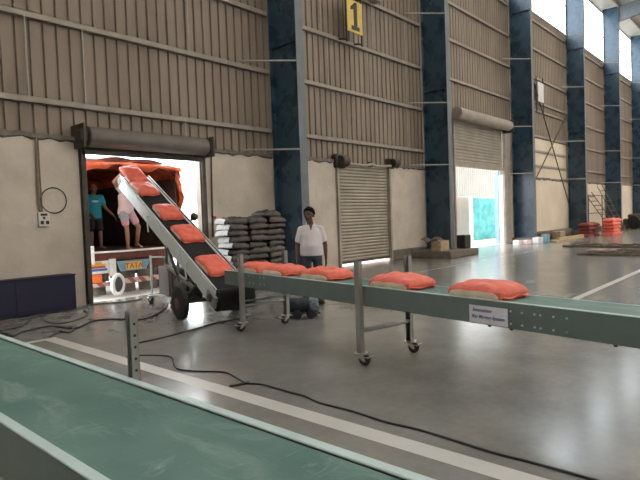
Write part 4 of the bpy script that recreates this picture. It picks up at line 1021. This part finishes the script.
# ------------------------------------------------------------------ people
def loft(mb, rings, n=20):
    """rings: (centre, rx, ry) ellipses in the x/y plane, bottom to top"""
    vs = []; fs = []
    for (c, rx, ry) in rings:
        for k in range(n):
            t = 2 * PI * k / n; vs.append((c[0] + rx * math.cos(t), c[1] + ry * math.sin(t), c[2]))
    for i in range(len(rings) - 1):
        for k in range(n): k2 = (k + 1) % n; fs.append([i * n + k, i * n + k2, (i + 1) * n + k2, (i + 1) * n + k])
    fs.append(list(range(n))[::-1]); fs.append([(len(rings) - 1) * n + k for k in range(n)])
    mb.add(vs, fs)
def lerp(a_, b_, t): return V(a_).lerp(V(b_), t)
def hand(mb, wr, d, palm_n, side, curl=.5, k=1.):
    """palm and five fingers: wr wrist, d direction of the hand, palm_n palm normal, side direction of the thumb"""
    wr = V(wr); d = V(d).normalized(); n = V(palm_n); n = (n - d * n.dot(d)).normalized(); s = V(side); s = (s - d * s.dot(d) - n * s.dot(n)).normalized()
    for j in range(4):
        o = (1.5 - j) * .019 * k
        mb.cap(wr + d * .012 + s * o * .6, wr + d * .085 * k + s * o, .015 * k, .0125 * k, 8)
        kn_ = wr + d * .088 * k + s * o; L = (.040, .045, .042, .033)[j] * k; dd = d.copy(); p = kn_
        for q in range(3):
            dd = (dd * math.cos(curl * .75) + n * math.sin(curl * .75)).normalized(); p2 = p + dd * L * (1, .68, .55)[q]
            mb.cap(p, p2, (.0098, .0088, .008)[q] * k, (.0088, .008, .0068)[q] * k, 8); p = p2
    t0 = wr + d * .03 * k + s * .022 * k; t1 = t0 + (d * .6 + s * .75 + n * .15).normalized() * .042 * k; t2 = t1 + (d * .9 + s * .3 + n * .3).normalized() * .032 * k; t3 = t2 + (d * .9 + n * .4).normalized() * .024 * k
    mb.cap(t0, t1, .014 * k, .0115 * k, 8); mb.cap(t1, t2, .0112 * k, .0096 * k, 8); mb.cap(t2, t3, .0096 * k, .0078 * k, 8)
def person(label, mtx, J, skin, build):
    """J: joints in a local frame facing -y, feet on z = 0"""
    t = thing('person', label, 'person', mtx)
    b = MB(); H = J['head']; nk = J['neck']; ch = J['chest']; pe = J['pelvis']
    fat = build.get('belly', 0)
    loft(b, [(lerp(pe, ch, -.25), .13, .10), (V(pe), .165, .115 + fat * .3), (lerp(pe, ch, .35), .15 + fat * .3, .105 + fat), (lerp(pe, ch, .7), .16, .11 + fat * .3), (V(ch), .175, .115), (lerp(ch, nk, .6), .13, .085), (V(nk), .06, .06)])
    b.cap(lerp(nk, ch, .2), lerp(nk, H, .55), .058, .052)
    hs = build.get('headscale', 1.); hr = J.get('headrot', Matrix.Identity(3)) @ Matrix.Scale(hs, 3); H = V(H)
    def hp_(x, y, z): return H + hr @ V((x, y, z))
    b.ell(hp_(0, .012, .03), .075, .092, .088, 20, 14, hr); b.ell(hp_(0, -.018, -.035), .058, .070, .078, 18, 12, hr)
    b.cap(hp_(0, -.072, -.095), hp_(0, -.070, -.10), .026, .022)                      # chin
    b.cap(hp_(0, -.086, .012), hp_(0, -.103, -.028), .010, .016); b.cap(hp_(-.012, -.094, -.033), hp_(.012, -.094, -.033), .010, .010)
    b.cap(hp_(-.045, -.074, .022), hp_(.045, -.074, .022), .013, .013)                # brow
    for s in (-1, 1):
        b.ell(hp_(s * .042, -.062, -.022), .020, .018, .018, 10, 8); b.ell(hp_(s * .078, .012, -.008), .010, .020, .032, 10, 8, hr)
    b.cap(hp_(-.02, -.082, -.062), hp_(.02, -.082, -.062), .009, .009)
    for s, S_ in ((1, 'L'), (-1, 'R')):
        sh, el, wr = V(J['sh' + S_]), V(J['el' + S_]), V(J['wr' + S_])
        b.cap(lerp(ch, sh, .3) + V((0, 0, .01)), sh, .062, .054); b.cap(sh, lerp(sh, el, .45), .056, .047); b.cap(lerp(sh, el, .45), el, .047, .039); b.cap(el, lerp(el, wr, .35), .039, .038); b.cap(lerp(el, wr, .35), wr, .038, .025)
        hd_ = J['hand' + S_]; hand(b, wr, hd_[0], hd_[1], hd_[2], hd_[3])
        hi, kn2, an, to_ = V(J['hip' + S_]), V(J['kn' + S_]), V(J['an' + S_]), V(J['toe' + S_])
        b.cap(hi, lerp(hi, kn2, .5), .085, .07); b.cap(lerp(hi, kn2, .5), kn2, .07, .052); b.cap(kn2, lerp(kn2, an, .35), .05, .054); b.cap(lerp(kn2, an, .35), an, .054, .036)
        fd = (to_ - an); fd.z = 0; fd.normalize()
        heel = V((an.x, an.y, an.z - .045)) - fd * .03; b.cap(heel, V((to_.x, to_.y, to_.z)), .036, .026); b.cap(an - V((0, 0, .01)), lerp(heel, to_, .6), .038, .03)
        if build.get('bare'):
            sd = V((-fd.y, fd.x, 0))
            for q in range(5): b.cap(V(to_) + sd * (q - 2) * .016 - V((0, 0, .006)), V(to_) + sd * (q - 2) * .018 + fd * (.035 - abs(q - 1.5) * .004) - V((0, 0, .012)), .011, .009, 8)
    body = remesh(b, .0075, 3); body.v = [mtx @ p for p in body.v]
    bo_ = mesh_obj('body', body, skin, t, True)
    for p in bo_.data.polygons: p.use_smooth = True
    for s in (-1, 1):
        e = MB(); e.ell(hp_(s * .031, -.079, .002), .012, .008, .006, 12, 8, hr); e.v = [mtx @ p for p in e.v]; eo = mesh_obj('eye', e, 'eyewhite', t, True)
        e = MB(); e.ell(hp_(s * .031, -.0862, .002), .0055, .003, .0052, 10, 6, hr); e.v = [mtx @ p for p in e.v]; mesh_obj('iris', e, 'iris', eo, True)
        e = MB(); e.chain([hp_(s * .014, -.089, .025), hp_(s * .034, -.088, .031), hp_(s * .05, -.078, .025)], [.004, .0045, .003], 6); e.v = [mtx @ p for p in e.v]; mesh_obj('eyebrow', e, 'hair', t, True)
    m_ = MB(); m_.chain([hp_(-.024, -.086, -.063), hp_(0, -.092, -.061), hp_(.024, -.086, -.063)], [.004, .0065, .004], 8); m_.v = [mtx @ p for p in m_.v]; mesh_obj('lips', m_, 'lip', t, True)
    if build.get('moustache'):
        m_ = MB(); m_.chain([hp_(-.028, -.086, -.052), hp_(0, -.096, -.046), hp_(.028, -.086, -.052)], [.004, .006, .004], 8); m_.v = [mtx @ p for p in m_.v]; mesh_obj('moustache', m_, 'hair', t, True)
    # hair cap: open over the face
    bald = build.get('hair') is None
    hm = MB(); rows = 12; n = 28; vs = []; fs = []; hl = build.get('hair') or .002
    for i in range(rows + 1):
        for k in range(n):
            az = 2 * PI * k / n; front = max(0, -math.sin(az))
            tmax = (1.95 - 1.0 * front ** .6); th = tmax * i / rows
            r = 1 + hl / .09 * (1 if i < rows else .3)
            wv = .004 * math.sin(az * 9) * math.sin(th * 5)
            vs.append(hp_((.075 * r + wv) * math.sin(th) * math.cos(az), .012 + (.092 * r + wv) * math.sin(th) * math.sin(az), .03 + (.088 * r) * math.cos(th) + (.008 * front)))
    for i in range(rows):
        for k in range(n): k2 = (k + 1) % n; fs.append([i * n + k, (i + 1) * n + k, (i + 1) * n + k2, i * n + k2])
    o_ = len(vs)
    for i in range(rows + 1):
        for k in range(n): vs.append(H + (V(vs[i * n + k]) - H) * .9)
    for i in range(rows):
        for k in range(n): k2 = (k + 1) % n; fs.append([o_ + i * n + k, o_ + i * n + k2, o_ + (i + 1) * n + k2, o_ + (i + 1) * n + k])
    for k in range(n): k2 = (k + 1) % n; fs.append([rows * n + k, o_ + rows * n + k, o_ + rows * n + k2, rows * n + k2])
    hm.add(vs, fs); hm.v = [mtx @ p for p in hm.v]
    if not bald: mesh_obj('hair', hm, 'hair', t, True)
    # upper garment
    c = MB(); e_ = .018
    hem_ = build.get('hem', -.25)
    loft(c, [(lerp(pe, ch, hem_), .175 + e_ + fat * .25, .135 + fat * .6), (lerp(pe, ch, .0), .172 + e_ + fat * .3, .13 + fat * .8), (lerp(pe, ch, .35), .158 + e_ + fat * .45, .115 + e_ + fat * 1.1), (lerp(pe, ch, .7), .168 + e_ + fat * .1, .12 + e_ + fat * .4), (V(ch), .185 + e_, .122 + e_), (lerp(ch, nk, .55), .145 + e_, .09 + e_), (lerp(ch, nk, .92), .072, .07)])
    sl = build.get('sleeve', .62)
    for S_ in 'LR':
        sh, el = V(J['sh' + S_]), V(J['el' + S_]); c.cap(lerp(nk, sh, .35) - V((0, 0, .04)), sh, .066, .066)
        c.cap(lerp(ch, sh, .35) + V((0, 0, .02)), sh, .08, .066)
        c.cap(sh, lerp(sh, el, sl), .066, .062)
    cr = remesh(c, .011, 4); cr.v = [mtx @ p for p in cr.v]; go = mesh_obj(build['top'][0], cr, build['top'][1], t, True)
    if build.get('collar'):
        cl_ = MB()
        for s in (-1, 1): sheet(cl_, lambda u, v: V(nk) + V((s * (.012 + .066 * math.sin(u * PI * .62)), -.078 + .10 * u + (-.012 + .02 * u) * (1 - v), -.05 + .045 * u + .028 * v - (1 - u) * .018 * (1 - v))), 10, 4, .006)
        cl_.v = [mtx @ p for p in cl_.v]; mesh_obj('collar', cl_, build['top'][1], go, True)
        ck = MB(); n0 = V(nk)
        ck.prism([(-.034, .0), (.034, .0), (.004, -.105), (-.004, -.105)], 0, .012, lambda x, z, d: n0 + V((x, -.083 + z * .52 - d, z - .004)))
        ck.v = [mtx @ p for p in ck.v]; mesh_obj('open_neck', ck, skin, go)
    if build.get('print'):
        pr = MB()
        pr.box(-.075, .075, -.02, -.012, -.02, .02, .002); dv_ = V(ch) + V((0, -.137, .0)); pr.v = [mtx @ (p + dv_) for p in pr.v]; mesh_obj('chest_print', pr, 'truckwhite', go)
    # lower garment
    c = MB(); ll = build.get('leg', 1.0)
    loft(c, [(lerp(pe, ch, -.45), .16, .115), (lerp(pe, ch, -.15), .182, .132 + fat * .3), (lerp(pe, ch, .12), .172, .122 + fat * .6)])
    for S_ in 'LR':
        hi, kn2, an = V(J['hip' + S_]), V(J['kn' + S_]), V(J['an' + S_])
        if ll >= 1: c.cap(hi, kn2, .1, .078); c.cap(kn2, an + V((0, 0, .03)), .078, .068)
        else: c.cap(hi, lerp(hi, kn2, ll), .102, .09)
    cr = remesh(c, .011, 4); cr.v = [mtx @ p for p in cr.v]; mesh_obj(build['bottom'][0], cr, build['bottom'][1], t, True)
    if build.get('shoes'):
        for S_ in 'LR':
            an, to_ = V(J['an' + S_]), V(J['toe' + S_]); fd = to_ - an; fd.z = 0; fd.normalize()
            s_ = MB(); h0 = V((an.x, an.y, .045)) - fd * .045; s_.cap(h0, h0 + fd * .12, .046, .048); s_.cap(h0 + fd * .12, h0 + fd * .24, .05, .04); s_.cap(h0 + V((0, 0, .03)), h0 + V((0, 0, .03)) + fd * .07, .045, .045)
            for q in (-.03, .27): pass
            rr = remesh(s_, .01, 3); rr.v = [mtx @ V((p.x, p.y, max(p.z, .002))) for p in rr.v]; mesh_obj('shoe', rr, 'shoe', t, True)
    return t
def E3(x, y, z): return Euler((x, y, z)).to_matrix()
MANX, MANY = 7.16, 6.64
# standing man in white, facing the camera
man = person('man in white polo shirt and dark trousers standing behind the long conveyor', T(MANX, MANY, 0) @ RZ(-.80) @ Matrix.Scale(1.03, 4), dict(
    head=(-.02, -.03, 1.575), neck=(0, .01, 1.42), chest=(0, .01, 1.24), pelvis=(0, 0, .93), headrot=E3(.12, .03, -.35),
    shL=(.172, .015, 1.325), elL=(.25, .03, 1.05), wrL=(.25, -.06, .80), handL=((0, -.25, -1), (-.9, -.2, 0), (-.1, -1, 0), .5),
    shR=(-.172, .015, 1.325), elR=(-.255, .03, 1.05), wrR=(-.26, -.06, .80), handR=((0, -.25, -1), (.9, -.2, 0), (.1, -1, 0), .5),
    hipL=(.09, 0, .90), knL=(.11, -.01, .49), anL=(.12, .02, .09), toeL=(.16, -.14, .03),
    hipR=(-.09, 0, .90), knR=(-.11, -.01, .49), anR=(-.12, .02, .09), toeR=(-.17, -.14, .03)), 'skin',
    dict(belly=.055, headscale=1.1, top=('polo_shirt', 'polo'), bottom=('trousers', 'trouser'), shoes=True, collar=True, moustache=True, hair=.022, sleeve=.66, hem=-.22))
# man in teal in the truck
person('man in teal t-shirt and dark shorts standing in the truck at the left jamb', T(6.17, 13.0, 1.0) @ RZ(-.15), dict(
    head=(.0, -.03, 1.50), neck=(0, 0, 1.35), chest=(0, .0, 1.18), pelvis=(0, 0, .86), headrot=E3(.05, 0, .5),
    shL=(.19, .0, 1.29), elL=(.29, .02, 1.02), wrL=(.43, -.12, .83), handL=((.5, -.4, -1), (-.8, 0, -.3), (0, -1, 0), .4),
    shR=(-.19, .0, 1.29), elR=(-.24, .03, 1.0), wrR=(-.15, -.16, .86), handR=((.4, -.5, -.6), (.6, 0, -.3), (0, -1, 0), .5),
    hipL=(.09, 0, .84), knL=(.12, -.02, .46), anL=(.13, .0, .08), toeL=(.17, -.15, .03),
    hipR=(-.08, 0, .84), knR=(-.09, -.02, .46), anR=(-.09, .0, .08), toeR=(-.12, -.15, .03)), 'skinlight',
    dict(top=('t_shirt', 'teal'), bottom=('shorts', 'dkshort'), bare=True, hair=None, leg=.85, sleeve=.55, print=True, hem=-.3))
# man in pink reaching up for the top sack
person('barefoot man in pale pink top and patterned wrap, arm raised to the topmost sack', T(6.30, 11.66, 1.0), dict(
    head=(.10, -.16, 1.56), neck=(.02, -.10, 1.43), chest=(-.01, -.06, 1.25), pelvis=(0, .02, .90), headrot=E3(.1, .1, .3),
    shR=(-.18, -.10, 1.38), elR=(-.40, -.26, 1.54), wrR=(-.33, -.49, 1.72), handR=((.25, -.8, .45), (.1, -.2, -1), (-.5, -.8, .2), .35),
    shL=(.18, -.09, 1.35), elL=(.32, -.24, 1.20), wrL=(.24, -.46, 1.36), handL=((-.1, -.8, .5), (-.9, 0, .2), (.2, 0, 1), .4),
    hipR=(-.08, 0, .86), knR=(-.05, -.08, .48), anR=(.0, .0, .08), toeR=(-.02, -.15, .03),
    hipL=(.09, 0, .86), knL=(.22, -.12, .52), anL=(.30, .12, .14), toeL=(.33, -.02, .05)), 'skinlight',
    dict(top=('shirt', 'pinktee'), bottom=('wrap_cloth', 'patt'), bare=True, hair=.014, leg=.62, sleeve=.35, hem=-.2))

# ------------------------------------------------------------------ light
w = bpy.data.worlds.new('world'); S.world = w; w.use_nodes = True
bg = w.node_tree.nodes['Background']; bg.inputs[0].default_value = (.93, .97, 1.0, 1); bg.inputs[1].default_value = 1.0
S.view_settings.view_transform = 'Standard'; S.view_settings.look = 'None'; S.view_settings.gamma = 1; S.view_settings.use_curve_mapping = False
S.view_settings.exposure = 3.45
for k, q in (('max_bounces', 10), ('diffuse_bounces', 6), ('glossy_bounces', 4), ('transparent_max_bounces', 8)):
    try: setattr(S.cycles, k, q)
    except Exception: pass
